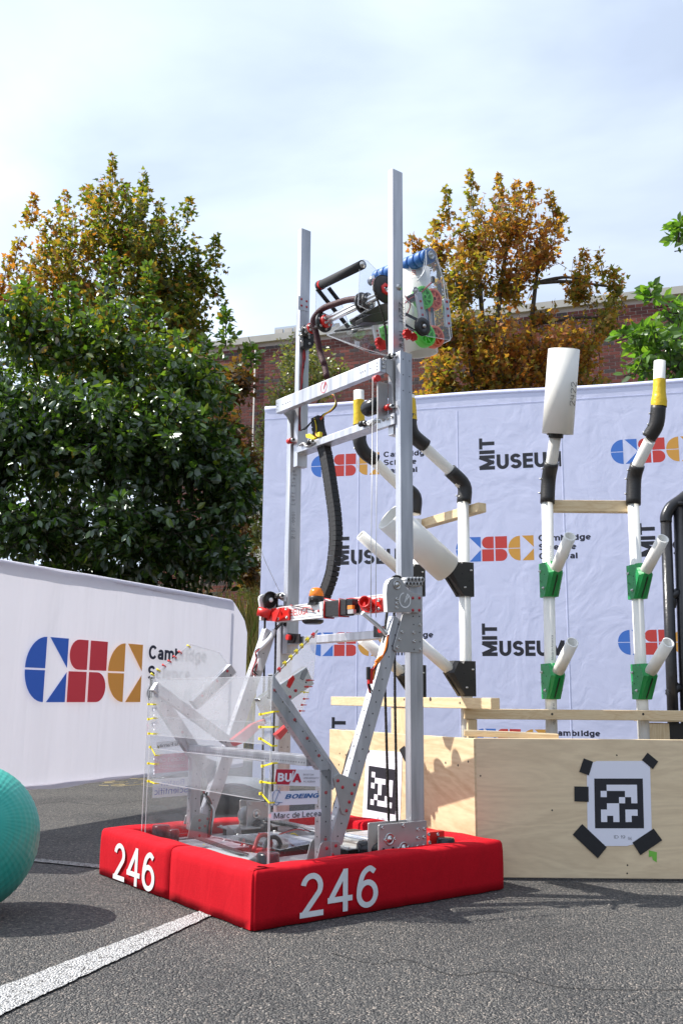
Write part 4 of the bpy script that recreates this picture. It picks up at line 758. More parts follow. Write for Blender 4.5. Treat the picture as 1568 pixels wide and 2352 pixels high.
# handwriting on the upright section
def strokes(m_,pts,org,ex,ez,nz,s,w=.0016):
    for st in pts:
        for p,q in zip(st,st[1:]):
            A=V(org)+ex*p[0]*s+ez*p[1]*s+nz*.0006; B_=V(org)+ex*q[0]*s+ez*q[1]*s+nz*.0006; m_.bar(A,B_,w,.0008,nz.cross((B_-A).normalized()) if (B_-A).length>0 else ex)
DIG={'2':[[(0,.75),(.1,1),(.5,1),(.6,.7),(0,0),(.65,.02)]],'4':[[(.05,1),(0,.45),(.6,.45)],[(.5,.95),(.45,0)]],'0':[[(.3,1),(.05,.7),(.05,.3),(.3,0),(.55,.3),(.55,.7),(.3,1)]],'1':[[(.2,1),(.2,0)]],
'N':[[(0,0),(.05,1),(.55,0),(.6,1)]],'e':[[(.05,.35),(.5,.4),(.4,.7),(.15,.65),(.05,.3),(.25,0),(.5,.1)]],'w':[[(0,.65),(.15,0),(.3,.5),(.45,0),(.65,.65)]],' ':[],'3':[[(0,.9),(.4,1),(.5,.75),(.2,.55),(.5,.3),(.35,0),(0,.1)]],
'-':[[(.05,.4),(.5,.4)]],'L':[[(.05,1),(0,0),(.5,0)]],'f':[[(.45,1),(.2,.9),(.2,0)],[(0,.5),(.4,.55)]],'t':[[(.2,.9),(.2,.05),(.4,0)],[(0,.6),(.4,.62)]],'S':[[(.5,.9),(.15,1),(.05,.7),(.5,.35),(.35,0),(0,.1)]],'a':[[(.4,.6),(.1,.5),(.05,.1),(.3,0),(.42,.5),(.45,0)]],'g':[[(.4,.6),(.1,.5),(.1,.1),(.4,.1)],[(.42,.6),(.4,-.35),(.05,-.3)]],'6':[[(.5,1),(.1,.6),(.05,.2),(.3,0),(.5,.25),(.3,.5),(.08,.3)]],'b':[[(.1,1),(.1,0),(.45,.1),(.4,.45),(.1,.4)]],'c':[[(.45,.5),(.15,.55),(.05,.2),(.4,.05)]],'s':[[(.4,.6),(.1,.5),(.4,.2),(.05,0)]],'I':[[(.2,1),(.2,0)]]}
def hand(name,txt,org,ex,ez,s,parent,mt=INKG,w=.0014,cyl=None):
    m_=M(); ex,ez=V(ex).normalized(),V(ez).normalized(); nz=ex.cross(ez); x=0
    for ch in txt:
        strokes(m_,[[(p[0]+x,p[1]) for p in st] for st in DIG.get(ch,[])],org,ex,ez,nz,s,w); x+=.85
    o=m_.build(name,mt,parent); o['kind']='stuff'; return o
dd=d; fr=V((0,-1,0)); fr=(fr-dd*fr.dot(dd)).normalized(); sd2=dd.cross(fr)
rgt=V((1,0,0)); rgt=(rgt-dd*rgt.dot(dd)).normalized()
ang=math.radians(38); nrm=(fr*math.cos(ang)+rgt*math.sin(ang)).normalized(); tgt=nrm.cross(dd).normalized()
tgt=-tgt if tgt.x<0 else tgt
org=dd*.105+nrm*.0585+tgt*.012
hand('handwriting','2422',org,dd,-tgt,.027,o,INK,.0014)
# lettering printed along some pipes
def ptext(body,P0,P1,h,parent,nrm_,mt=INKG):
    P0,P1=V(P0),V(P1); ex=(P1-P0).normalized(); n_=V(nrm_); n_=(n_-ex*n_.dot(ex)).normalized(); ey=n_.cross(ex); return text(body,'print',mt,parent,P0+n_*.0218,ex,ey,h,None,.10,.0002)
n_=V((.35,-.9,0)); P0=at_z(pa,pb,.80); ptext('EAGLE PACIFIC PVC 1-1/4',rl(at_z(pa,pb,1.0)),rl(at_z(pa,pb,1.23)),.008,rig,n_)
ptext('Made in America',rl(at_z(pa,pb,.69)),rl(at_z(pa,pb,.82)),.010,rig,n_)
ptext('05/21/24  NSF-61',rl(at_z(pa,pb,.46)),rl(at_z(pa,pb,.57)),.008,rig,n_)
# screws in the plywood
for q in ((203,680),(1192,1282),(1190,1337),(685,912),(1120,541)):
    P=WY(*q,YF-.0004,'d'); m_=M(); m_.disc(rl(P),(0,-1,0),.0028,8); m_.build('screw',BARK,rig)
for q in ((140,758),(198,770),(131,866),(1160,848),(1280,872),(1378,836)):
    P=onp('m',*q,aL+lo2*.0006,lo2); m_=M(); m_.disc(rl(P),lo2,.004,7); m_.build('knot',BARK,rig)
# fiducial posters
def poster(label,k,plane,nrm_,corners,sq,rows,idt,idpos,tapes,parentlabel=None):
    f=lambda q,l=0:onp(k,*q,V(plane)+V(nrm_)*l,nrm_)
    c=f(corners[3]); o=thing('paper_poster',label,'poster',c,0,'square code sheets taped to the plywood')
    m_=M(); m_.prism([f(q,.001)-c for q in corners],V(nrm_)*.0006); m_.build('sheet',PAPER,o)
    a,b,cc,d=[f(q,.0022)-c for q in sq]; Q=lambda u,v:a.lerp(b,u).lerp(d.lerp(cc,u),v)
    m_=M(); m_.add([Q(0,0),Q(0,1),Q(1,1),Q(1,0)],[(0,1,2,3)])
    m_.build('printed_square',INK,o)
    m_=M(); nz=V(nrm_)*.0008
    for r_,cl in rows.items():
        for q in cl: m_.add([Q(q/8,r_/8)+nz,Q(q/8,(r_+1)/8)+nz,Q((q+1)/8,(r_+1)/8)+nz,Q((q+1)/8,r_/8)+nz],[(0,1,2,3)])
    m_.build('white_cells',PAPER,o)
    p0=f(idpos[0],.0022)-c; p1_=f(idpos[1],.0022)-c; h_=(f(idpos[2],.0022)-c-p0).length; ex=(p1_-p0).normalized(); text(idt,'lettering',INKG,o,p0,ex,V((0,0,1)),h_,(p1_-p0).length,.10)
    for tp_ in tapes:
        m_=M(); m_.prism([f(q,.0028)-c for q in tp_],V(nrm_)*.0006); m_.build('tape_strip',GAFF,o)
    return o
po=poster('white sheet with black square code and ID 19 taped to the front plywood panel','t',(KX,YF,0),(0,-1,0),[(470,372),(1245,368),(1365,465),(1390,1430),(1110,1625),(1000,1702),(680,1702),(385,1430),(372,560)][::1] if 0 else [(372,430),(530,370),(1362,368),(1390,1470),(1240,1640),(1000,1702),(640,1702),(384,1440)],
 [(490,645),(1250,645),(1270,1425),(503,1425)],{1:(2,3,4,5,6),2:(1,5,6),3:(4,6),4:(2,3),5:(1,2,3,5,6),6:(1,3,5)},'ID 19',((800,1585),(975,1585),(800,1535)),
 [[(325,328),(470,380),(405,595),(255,540)],[(1325,240),(1492,378),(1408,498),(1237,355)],[(178,768),(400,772),(402,1010),(180,1002)],[(300,1358),(685,1722),(545,1895),(152,1525)],[(1420,1428),(1555,1612),(1212,1845),(1088,1650)]])
hand('pencil_mark','06',WY(1020,1602,YF-.0024,'t')-V(po.location),(1,0,0),(0,0,1),.008,po,INKG,.0006)
m_=M(); m_.prism([WY(x,y,YF-.0004,'t') for x,y in ((1345,1770),(1470,1800),(1468,1958),(1405,1918),(1395,1865),(1345,1878))],(0,-.0006,0)); tag(m_.build('green_tape_scrap',GTAPE),'torn scrap of bright green tape stuck low on the front plywood','tape')
poster('white sheet with black square code and ID 20 taped to the left plywood panel','m',aL,lo2,[(400,725),(745,745),(722,1415),(358,1400)],[(420,875),(698,918),(675,1348),(402,1298)],{1:(1,),2:(2,3,4,6),3:(1,3,6),4:(3,6),5:(2,5),6:(1,3,4,5,6)},'ID 20',((503,1408),(570,1412),(505,1376)),
 [[(715,722),(762,682),(812,775),(768,835)],[(395,770),(430,735),(412,700)],[(335,1392),(345,1370),(362,1395)]])
# ---- black pipe frame and pallet blocks at the right
bf=thing('black_pipe_frame','tall black painted pipe frame cut off by the right edge, behind the rig','pipe frame',WY(1540,1640,4.2)*1)
bo=V(bf.location); TAR=mat('black_pipe_paint',(.018,.017,.018),.3,noise=.3,nscale=20,bump=.4,bscale=40)
def Bf(x,y,Y=4.2,k='D'): return WY(x,y,Y,k)-bo
def low(p): q=V(p); q.z=.01-bo.z; return q
a=Bf(1440,1480,k='b'); 
m_=M(); m_.tube([low(Bf(1467,1390,k='c')),Bf(1437,1480,k='b')],.025,14); m_.build('upright',TAR,bf)
m_=M(); m_.tube(spline([Bf(1437,1490,k='b'),Bf(1440,1440,k='b'),Bf(1475,1375,k='b'),Bf(1545,1325,k='b'),Bf(1640,1250,k='b')],5),.027,14); m_.build('bend',TAR,bf)
m_=M(); m_.tube([low(Bf(1565,1390,k='c')),Bf(1532,1370,k='b')],.025,14); m_.build('upright',TAR,bf)
m_=M(); m_.tube([low(Bf(1640,1390,k='c')),Bf(1610,1300,k='b')],.025,14); m_.build('upright',TAR,bf)
m_=M(); m_.cyl(Bf(1532,1370,k='b'),Bf(1530,1340,k='b'),.029,14); m_.build('collar',TAR,bf)
for y in (530,1245):
    m_=M(); m_.tube([Bf(1455,y+30,k='c'),Bf(1540,y-30,k='c')],.021,10); m_.lathe(Bf(1475,y+30,k='c'),V((.3,-.3,-1)),[(-.03,.006),(-.01,.024),(.02,.018),(.045,.004)],9); m_.build('coupling',TAR,bf)
m_=M(); m_.box((-.14,-.03,-bo.z),(.3,.12,-bo.z+.03)); m_.build('foot_plate',TAR,bf)
pb0=WY(1405,430,3.75,'d'); pal=thing('pallet_block','rough timber block with dark gap, seen under the front rail at the right','timber',(pb0.x,3.75,0))
a=WY(1330,325,3.75,'d'); b=WY(1480,430,3.75,'d'); m_=M(); m_.box((a.x-pb0.x,0,0),(b.x-pb0.x,.09,a.z)); m_.build('block',PINV,pal,bevel=.003)
m_=M(); m_.box((a.x-pb0.x-.02,-.01,a.z+.006),(.6,.12,a.z+.028)); m_.build('deck_board',PINE,pal,bevel=.002)
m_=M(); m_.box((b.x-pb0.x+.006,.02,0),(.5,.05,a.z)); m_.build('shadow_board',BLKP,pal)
# loose pipe and bag beyond the robot
c0=WZ(523,1806,.057); c1=WZ(600,1812,.057); o=coral(c0,c0+(V((c1.x,c1.y,0))-V((c0.x,c0.y,0))).normalized()*.302,'wide white pipe section lying on the asphalt beyond the robot frame')
b0_=WZ(535,1865); bag=M(); bag.lathe((0,0,0),(0,0,1),[(0,.0001),(.002,.15),(.05,.18),(.10,.14),(.13,.05),(.135,.0001)],14); o=bag.build('sandbag',RUB); o.location=b0_; o.scale=(1,.7,1); tag(o,'low black bag on the shaded asphalt behind the robot left foot','bag')
# ================================================================ ROBOT
rob=thing('robot','tall aluminium elevator robot on red cloth bumpers numbered 246','robot',RN,TH)
U_,W_,Z_=V((1,0,0)),V((0,1,0)),V((0,0,1)); LA,LBv=.878,.920; VR,VL=.11,.808
def part(m_,name,mt,bev=0,parent=None): return m_.build(name,mt,parent or rob,bevel=bev)
RIVM=mesh_of(M().lathe((0,0,0),(0,0,1),[(0,.0048),(.0015,.0046),(.0028,.003),(.003,.0001)],8),'rivet',RIV)
BLTM=mesh_of(M().lathe((0,0,0),(0,0,1),[(0,.0050),(.004,.0050),(.004,.0026),(.0015,.0024),(.0014,.0001)],8),'bolt',SCREW)
def rivet(p,ax,par=None,me=None): return inst('rivet' if me is None else 'bolt',me or RIVM,par or rob,p,ax)
def bolt(p,ax,par=None): return rivet(p,ax,par,BLTM)
def holes(m_,a,b,nrm,pitch=.0127*2,r=.0022,off=(0,0,0),mi=1):
    a,b=V(a)+V(off),V(b)+V(off); l=(b-a).length; n=max(1,int(l/pitch)); 
    for i in range(n): m_.disc(a.lerp(b,(i+.5)/n)+V(nrm).normalized()*.0005,nrm,r,7,mi)
# ---- bumpers
HBm=.132
def bumper(name,outer,inner,seed):
    m_=M(); R=[]; sec=[(0,.012),(0,.5),(0,.93),(.06,.985),(.2,1.0),(.8,1.0),(.95,.98),(1,.92),(1,.012)]
    sec=[(0,.012),(-.006,.2),(-.012,.5),(-.006,.8),(.012,.93),(.06,.985),(.2,1.01),(.5,1.015),(.8,1.0),(.95,.98),(1,.92),(1,.012)]
    for k,(p,q) in enumerate(zip(outer,inner)):
        p,q=V((*p,0)),V((*q,0)); wob=.0016*math.sin(k*1.7+seed)+.0014*math.sin(k*.9+seed)
        R.append([p.lerp(q,t)+(q-p).normalized()*wob*(1 if t<.5 else 0)+V((0,0,(.0015+z*(HBm+.004))+.0013*math.sin(p.x*38+p.y*31+t*3)*(z>.9))) for t,z in sec])
    m_.rings(R,0,True,True); return part(m_,name,REDF)
T=.085
def seg(a,b,n): return [(a[0]+(b[0]-a[0])*i/n,a[1]+(b[1]-a[1])*i/n) for i in range(n+1)]
def arc2(cx,cy,r,a0,a1,n=6): return [(cx+r*math.cos(math.radians(a0+(a1-a0)*i/n)),cy+r*math.sin(math.radians(a0+(a1-a0)*i/n))) for i in range(n+1)]
sv=L('D',388,2055,u=0).y                      # seam on the left face
rc=.022
def corner(cx,cy,sx,sy,r,a0,a1): 
    o_=arc2(cx+sx*r,cy+sy*r,r,a0,a1); return o_,[(cx+sx*T,cy+sy*T)]*len(o_)
# near segment: seam -> near corner -> right face -> far right corner -> seam on back
o1=seg((0,sv-.004),(0,rc*.5),12); i1=[(T,y) for x,y in o1]; c_,ci=corner(0,0,1,1,.010,180,270); o1+=c_;i1+=ci
s_=seg((.02,0),(LA-.04,0),30); o1+=s_; i1+=[(min(max(x,T),LA-T),T) for x,y in s_]
c_,ci=corner(LA,0,-1,1,.03,270,360); o1+=c_;i1+=ci
s_=seg((LA,.04),(LA,sv-.004),12); o1+=s_; i1+=[(LA-T,max(y,T)) for x,y in s_]
bumper('bumper',o1,i1,0)
o2=seg((LA,sv+.004),(LA,LBv-.04),12); i2=[(LA-T,min(y,LBv-T)) for x,y in o2]; c_,ci=corner(LA,LBv,-1,-1,.03,0,90); o2+=c_;i2+=ci
s_=seg((LA-.04,LBv),(.04,LBv),30); o2+=s_; i2+=[(min(max(x,T),LA-T),LBv-T) for x,y in s_]
c_,ci=corner(0,LBv,1,-1,.028,90,180); o2+=c_;i2+=ci
s_=seg((0,LBv-.04),(0,sv+.004),12); o2+=s_; i2+=[(T,min(y,LBv-T)) for x,y in s_]
bumper('bumper',o2,i2,2)
m_=M(); m_.box((.012,.012,.001),(LA-.012,.024,.006)); m_.box((.012,.012,.001),(.024,LBv-.012,.006)); part(m_,'bumper_edge',RUB)
a=L('6',757,425,v=0); b=L('6',1037,388,v=0); h=(L('6',793,263,v=0)-L('6',793,420,v=0)).z
text('246','lettering',VINYL,rob,(a.x,-.0038,a.z),U_,Z_,h,b.x-a.x,.13)
a=L('h',300,1060,u=0); b=L('h',945,1235,u=0); h=(L('h',632,560,u=0)-L('h',632,1165,u=0)).z
text('246','lettering',VINYL,rob,(-.0038,a.y,(a.z+b.z)/2),-W_,Z_,h,a.y-b.y,.13)
# ---- chassis
m_=M(); m_.box((T+.01,T+.01,.045),(LA-T-.01,LBv-T-.01,.05)); part(m_,'belly_pan',PAN)
for a,b in (((T+.003,T+.003),(LA-T-.003,T+.028)),((T+.003,LBv-T-.028),(LA-T-.003,LBv-T-.003)),((T+.003,T+.029),(T+.028,LBv-T-.029)),((LA-T-.028,T+.029),(LA-T-.003,LBv-T-.029))):
    m_=M(); m_.box((*a,.05),(*b,.10)); part(m_,'frame_rail',ALU,.001)
# ---- elevator posts
def post(name,u0,v0,z0,z1,w=.051,t=.0254,holerng=None,cap=True):
    m_=M(); m_.box((u0,v0,z0),(u0+w,v0+t,z1)); 
    m_.box((u0+.003,v0+.003,z1-.02),(u0+w-.003,v0+t-.003,z1+.0004),1)
    if holerng:
        for dx in (.012,.039): holes(m_,(u0+dx,v0,holerng[0]),(u0+dx,v0,holerng[1]),-W_,.045,.0022)
    return part(m_,name,[ALU,HOLE],.0012)
zR0=L('3',1200,245,v=VR).z; UR=.603
post('outer_mast',UR,VR,.09,zR0); post('outer_mast',UR,VL,.09,zR0-.01,holerng=(.3,.7))
zR1=L('1',1070,1405,v=.15).z; post('middle_mast',UR,.150,.70,zR1,holerng=(zR1-.16,zR1)); post('middle_mast',UR,.770,.70,zR1-.01)
zR2=L('1',990,125,v=.19).z; zL2=L('1',380,550,v=.73).z; z2=(zR2+zL2)/2
post('inner_mast',UR+.004,.190,1.38,zR2,w=.045); post('inner_mast',UR+.004,.730,1.38,zL2,w=.045)
# printed / written marks on masts
P_=L('1',1030,1060,v=.19); hand('handwriting','2201 New',(P_.x+.004,.1885,P_.z),-Z_,U_,.024,rob,INK,.0013)
P_=L('2',300,1315,v=.77); hand('handwriting','2101-0001',(P_.x+.006,.7685,P_.z),Z_,-U_,.014,rob,INKG,.0008)
P_=L('2',300,1080,v=.77); hand('handwriting','Left Stage 1',(P_.x+.006,.7685,P_.z),Z_,-U_,.016,rob,INKG,.0008)
m_=M(); p=L('1',1035,955,v=.19); m_.lathe((p.x,.190,p.z),-W_,[(0,.012),(.002,.012),(.002,.0075),(.006,.0075),(.006,.003),(.003,.0001)],16); part(m_,'shaft_end_washer',SCREW)
# plates with rivets near the top of each mast
for (v_,qs,pl_) in ((.73,((357,1040),(393,1055),(357,1085),(393,1095)),((338,1017),(408,1030),(405,1125),(337,1112))),):
    m_=M(); m_.prism([L('1',*q,v=v_-.0015) for q in pl_],W_*.0012); part(m_,'mast_plate',ALU)
    for q in qs: p=L('1',*q,v=v_); rivet((p.x,v_-.001,p.z),-W_)
# ---- stage cross beams
def beam(name,u0,u1,v0,v1,z0,z1,mt=ALU,bev=.0015,hol=True):
    m_=M(); m_.box((u0,v0,z0),(u1,v1,z1)); return part(m_,name,mt,bev)
ub=.545
a=L('2',180,350,u=ub); b=L('2',905,55,u=ub); a2=L('2',180,442,u=ub); b2=L('2',905,150,u=ub)
zt_=(a.z+b.z)/2; zb_=(a2.z+b2.z)/2
m_=M(); m_.prism([a,a2,b2,b],U_*.024); bm=part(m_,'upper_cross_beam',ALU,.0015)
for k,(x,y) in enumerate(((190,372),(192,395),(190,418),(228,380),(250,372),(265,366),(280,360),(770,160),(785,153),(800,146),(838,130),(884,92),(884,115),(884,138))):
    p=L('2',x,y,u=ub); m2=M(); m2.disc(p-U_*.0005,-U_,.0022,7); part(m2,'rivet_hole',HOLE,0,bm)
# logo ring on the beam
def ring_logo(c,ex,ez,r,mt,parent,w=.0024,wd=1):
    c,ex,ez=V(c),V(ex),V(ez); m_=M(); n=28; nz=ex.cross(ez)
    P=lambda a,rr:c+ex*(math.cos(math.radians(a))*rr*wd)+ez*(math.sin(math.radians(a))*rr)
    pts=[(P(100+i*(320)/n,r-w),P(100+i*320/n,r)) for i in range(n+1)]
    for (a0,b0_),(a1,b1_) in zip(pts,pts[1:]): m_.add([a0,b0_,b1_,a1],[(0,1,2,3)])
    for A,B_ in ((P(62,r*.98),P(250,r*.35)),(P(250,r*.35),P(345,r*.15)),(P(345,r*.15),P(62,r*.2)),(P(345,r*.15),P(40,r*.98))): 
        m_.bar(A,B_,w*.9,.0004,nz.cross((B_-A).normalized()))
    return m_.build('logo_ring',mt,parent)
p=L('2',514,260,u=ub); ring_logo(p-U_*.001,-W_,Z_,.021,REDP,rob,.0022,.85)
# end brackets to the middle masts
for v_,q in ((b.y,1),(a.y-.022,-1)):
    m_=M(); v0=v_ if q<0 else v_-.001
    pr_=[(ub+.024,zt_-.002),(UR+.05,zt_-.002),(UR+.05,zb_-.11),(UR+.0,zb_-.11),(UR-.006,zb_-.03),(UR-.022,zb_-.006),(ub+.024,zb_)]
    m_.prism([V((x,v0,z)) for x,z in pr_],W_*.003*(1)); part(m_,'corner_gusset',PLATE)
    for z in (zt_-.008,zt_-.022,zt_-.036): bolt((ub+.014,v0-.0005,z),-W_)
# pulley red at right under beam
p=L('2',880,200,v=.20); m_=M(); m_.cyl((p.x,.19,p.z),(p.x,.21,p.z),.011,14); part(m_,'red_pulley',REDP)
# second cross beam (inner stage, flat tube) and lower bar (middle stage)
ub2=UR+.0
a=L('2',345,650,u=ub2); a2=L('2',345,700,u=ub2); b=L('2',1012,430,u=ub2); b2=L('2',1012,490,u=ub2); zc=(a2.z+b2.z)/2; zc2=zc+.0254
beam('inner_cross_beam',UR,UR+.05,.215,.73,zc,zc2)
beam('lower_cross_beam',UR+.004,UR+.048,.175,.77,L('3',740,636,v=.45).z,L('3',740,580,v=.45).z,ALU)
for v_ in (.205,.742): # dark end blocks of the lower bar
    m_=M(); m_.cyl((UR+.0,v_+ (.02 if v_<.4 else -.02),.752),(UR-.012,v_+(.02 if v_<.4 else -.02),.752),.016,14); part(m_,'black_roller',BLKP)
    m_=M(); z0=.735; m_.prism([V((UR-.001,v_+(.01 if v_<.4 else -.06),z)) for z in (z0,z0+.03)]+[V((UR-.001,v_+(.07 if v_<.4 else .01),z)) for z in (z0+.036,z0+.0)],-U_*.006); part(m_,'end_clip',BLKP)
    m_=M(); m_.cyl((UR-.014,v_+(.015 if v_<.4 else -.015),.755),(UR-.028,v_+(.015 if v_<.4 else -.015),.755),.010,12); part(m_,'red_spacer',REDP)
# bearing blocks with red rollers at stage tops
def roller(k,x,y,u,red=1,s=1):
    p=L(k,x,y,u=u); m_=M(); m_.cyl(p,p+W_*.022*s,.010,14); o=part(m_,'guide_roller',REDP if red else BLKP); m_=M(); m_.cyl(p-W_*.014*s,p,.0075,12); part(m_,'roller_bolt',SCREW,0,o); m_=M(); m_.cyl(p-W_*.017*s,p-W_*.0142*s,.0035,8); part(m_,'bolt_tip',HOLE,0,o)
roller('2',975,395,UR-.012); roller('2',290,630,UR-.01); roller('1',985,1435,UR-.010,0); roller('2',425,640,UR-.01,0,.8); roller('2',790,510,UR-.01,0,.8)
for k,pts in (('2',((345,665),(375,650),(390,672),(420,660),(440,650))),('2',((780,520),(810,505),(830,525),(860,495),(885,500)))):
    m_=M(); pp=[L(k,*q,u=UR-.006) for q in pts]; m_.tube(spline(pp,4),.0045,6); part(m_,'rope_knot',PLATE)
m_=M(); p0=L('2',895,480,u=UR-.003); p1_=L('2',1010,440,u=UR-.003); m_.prism([p0,p1_,p1_-Z_*.036,p0-Z_*.036],-U_*.005); part(m_,'mount_plate',ALU)
for t in (.1,.35,.65,.9): bolt(p0.lerp(p1_,t)-Z_*.012-U_*.005,-U_)
# black winch motor behind right post (seen between posts)
p=L('2',885,385,v=.235); m_=M(); m_.lathe(p+W_*.06,-W_,[(0,.0001),(0,.022),(.01,.027),(.065,.027),(.07,.02),(.07,.0001)],20); part(m_,'motor',BLKM)
m_=M(); m_.box((p.x-.012,.216,p.z-.05),(p.x+.03,.222,p.z+.075)); part(m_,'motor_plate',PLATE)
# ---- lifting strings
for (x0,y0),(x1,y1) in (((855,190),(842,1568)),((888,200),(876,1568))):
    A=L('2',x0,y0,v=.20); B_=L('2',x1,y1,v=.20); B_=A.lerp(B_,1); C_=V((B_.x,B_.y,.79)); m_=M(); m_.tube([A,B_,C_],.0013,5); part(m_,'lift_cord',GST)
m_=M(); m_.tube([L('j',685,370,v=VL),L('j',510,0,v=VL-.02),L('2',80,1400,v=VL-.02)],.0009,4); part(m_,'tension_cord',GST)
# ---- cable carrier (black link chain)
cc=[('2',470,470),('2',478,560),('2',520,700),('2',548,850),('2',570,1000),('2',590,1150),('2',598,1300),('2',590,1420),('2',570,1560),('3',615,290),('3',600,330)]
pp=spline([L(k,x,y,u=UR+.03) for k,x,y in cc],14); dist=[0]
for p,q in zip(pp,pp[1:]): dist.append(dist[-1]+(q-p).length)
LKM=M(); LKM.box((-.014,-.0185,-.0081),(.014,.0185,.0081)); LKM.box((-.0155,-.0195,-.0083),(.0155,-.0185,.0065)); LKM.box((-.0155,.0185,-.0083),(.0155,.0195,.0065)); LKme=mesh_of(LKM,'carrier_link',RUB)
tot=dist[-1]; nl=int(tot/.0168); j=0
for i in range(nl):
    s__=(i+.5)*tot/nl
    while dist[j+1]<s__: j+=1
    t=(s__-dist[j])/(dist[j+1]-dist[j]); p=pp[j].lerp(pp[j+1],t); d=(pp[j+1]-pp[j]).normalized(); x_=U_; y_=d.cross(x_).normalized(); x_=y_.cross(d)
    mw=Matrix((x_,y_,d)).transposed().to_4x4(); mw.translation=p; inst('carrier_link',LKme,rob,None,mat_=mw)
m_=M()
for i in range(nl):
    pass
# ---- lower front beam with lettering, camera pods, battery pack and beacon
uf=.575
a=L('3',360,375,u=uf); b=L('3',1000,325,u=uf); a2=L('3',365,495,u=uf); zt2=(a.z+b.z)/2; zb2=a2.z
m_=M(); m_.box((uf,.15,zb2),(uf+.025,.80,zt2)); fb=part(m_,'front_beam',WHT,.001)
for z in (zb2+.008,zt2-.004): m2=M(); m2.box((uf-.0008,.15,z),(uf-.0002,.8,z+.0014)); part(m2,'beam_edge',ALU,0,fb)
t0=L('3',372,460,u=uf); t1=L('3',490,448,u=uf); hh=(L('3',430,412,u=uf)-L('3',430,457,u=uf)).z
text('BELUGA','lettering',REDP,rob,(uf-.0008,t0.y,t0.z),-W_,Z_,hh,t0.y-t1.y,.10)
for x,y in ((598,418),(565,425)): p=L('3',x,y,u=uf); rivet(p,-U_)
# left camera pod: red box with a round hood
def q3(x,y,u): return L('3',x,y,u=u)
m_=M(); m_.prism([q3(232,408,.566),q3(330,398,.566),q3(360,410,.566),q3(358,490,.566),q3(262,500,.566),q3(235,490,.566)],U_*.008); pod=part(m_,'camera_pod',REDP,.002)
c_=q3(232,450,.55); m_=M(); m_.pipe(c_,c_+V((-.035,.03,.012)),.0165,.0135,20); part(m_,'camera_hood',REDP,0,pod)
m_=M(); m_.disc(c_+V((-.008,.008,.004)),V((-.035,.03,.012)),.013,16); m_.lathe(c_+V((-.008,.008,.004)),V((-.035,.03,.012)),[(0,.006),(.008,.006),(.008,.0001)],12,1); part(m_,'lens',[BLKP,BLKM],0,pod)
m_=M(); m_.prism([q3(178,492,.545),q3(262,420,.545),q3(300,405,.545),q3(262,498,.545)],U_*.004); part(m_,'pod_fin',REDP,0,pod)
for x,y in ((285,412),(340,412),(345,470),(285,480)): bolt(q3(x,y,.558),-U_,pod)
# right camera pod
m_=M(); m_.prism([q3(848,372,.56),q3(880,335,.56),q3(930,345,.56),q3(985,330,.56),q3(1000,345,.56),q3(1000,425,.56),q3(930,440,.56),q3(870,430,.56),q3(852,400,.56)],U_*.022); pod2=part(m_,'camera_pod',REDP,.002)
c_=q3(905,385,.55); m_=M(); m_.pipe(c_,c_+V((-.03,-.02,.008)),.019,.0155,18); m_.prism([q3(880,340,.54),q3(925,330,.54),q3(942,365,.54),q3(905,430,.54)],U_*.004); part(m_,'camera_hood',REDP,0,pod2)
for x,y in ((985,352),(985,410),(930,425)): bolt(q3(x,y,.558),-U_,pod2)
# battery pack
a=q3(612,362,.55); b=q3(775,350,.55); a2=q3(612,472,.55); m_=M(); m_.box((.538,b.y,a2.z),(.574,a.y,a.z)); bp=part(m_,'battery_pack',BLKP,.003)
m_=M(); m_.box((.540,b.y-.03,a2.z+.006),(.570,b.y-.0005,a.z-.003)); part(m_,'connector_block',BLKM,.002,bp)
m_=M(); q=q3(795,400,.538); m_.box((.530,q.y-.012,q.z-.006),(.54,q.y+.012,q.z+.006)); part(m_,'orange_plug',mat('orange_plug',(.8,.25,.03),.4),0,bp)
m_=M(); q=q3(800,432,.538); m_.box((.528,q.y-.016,q.z-.006),(.54,q.y+.012,q.z+.007)); part(m_,'usb_plug',PLATE,0,bp)
for x in (628,732):
    q=q3(x,415,.55); m_=M(); m_.tube([(.5365,q.y,a2.z-.002),(.5365,q.y,a.z+.002),(.574,q.y,a.z+.002),(.574,q.y,a2.z-.002),(.5365,q.y,a2.z-.002)],.0026,6); part(m_,'red_strap',REDP,0,bp)
for i in range(5):
    q=q3(664+i*8,462,.5375); m_=M(); m_.disc(q,-U_,.0013,6); part(m_,'indicator',SCREW,0,bp)
# beacon
q=q3(536,338,.575); bc=q+U_*.008
m_=M(); m_.lathe((bc.x,bc.y,q.z-.013),Z_,[(0,.0001),(0,.026),(.018,.0265),(.020,.0245)],24); be=part(m_,'beacon_base',BLKP)
m_=M(); m_.lathe((bc.x,bc.y,q.z+.0072),Z_,[(0,.0245),(.004,.0258),(.018,.0225),(.027,.0165),(.030,.009),(.0305,.0001)],24); part(m_,'beacon_lens',ORGL,0,be)
for i in range(14):
    a_=i*math.pi*2/14; m_=M(); m_.bar((bc.x+.0255*math.cos(a_),bc.y+.0255*math.sin(a_),q.z+.010),(bc.x+.0172*math.cos(a_),bc.y+.0172*math.sin(a_),q.z+.033),.0012,.0012,(0,0,1)); part(m_,'lens_rib',ORGL,0,be)
m_=M(); m_.cyl((bc.x,bc.y,q.z-.013),(bc.x,bc.y,q.z-.05),.008,10); m_.box((bc.x-.02,bc.y-.022,q.z-.022),(bc.x+.012,bc.y+.022,q.z-.0135)); part(m_,'beacon_stem',BLKP,0,be)
text('ALLEN','print',GST,be,(bc.x-.0248,bc.y+.012,q.z-.006),-W_,Z_,.004,.024,.12)
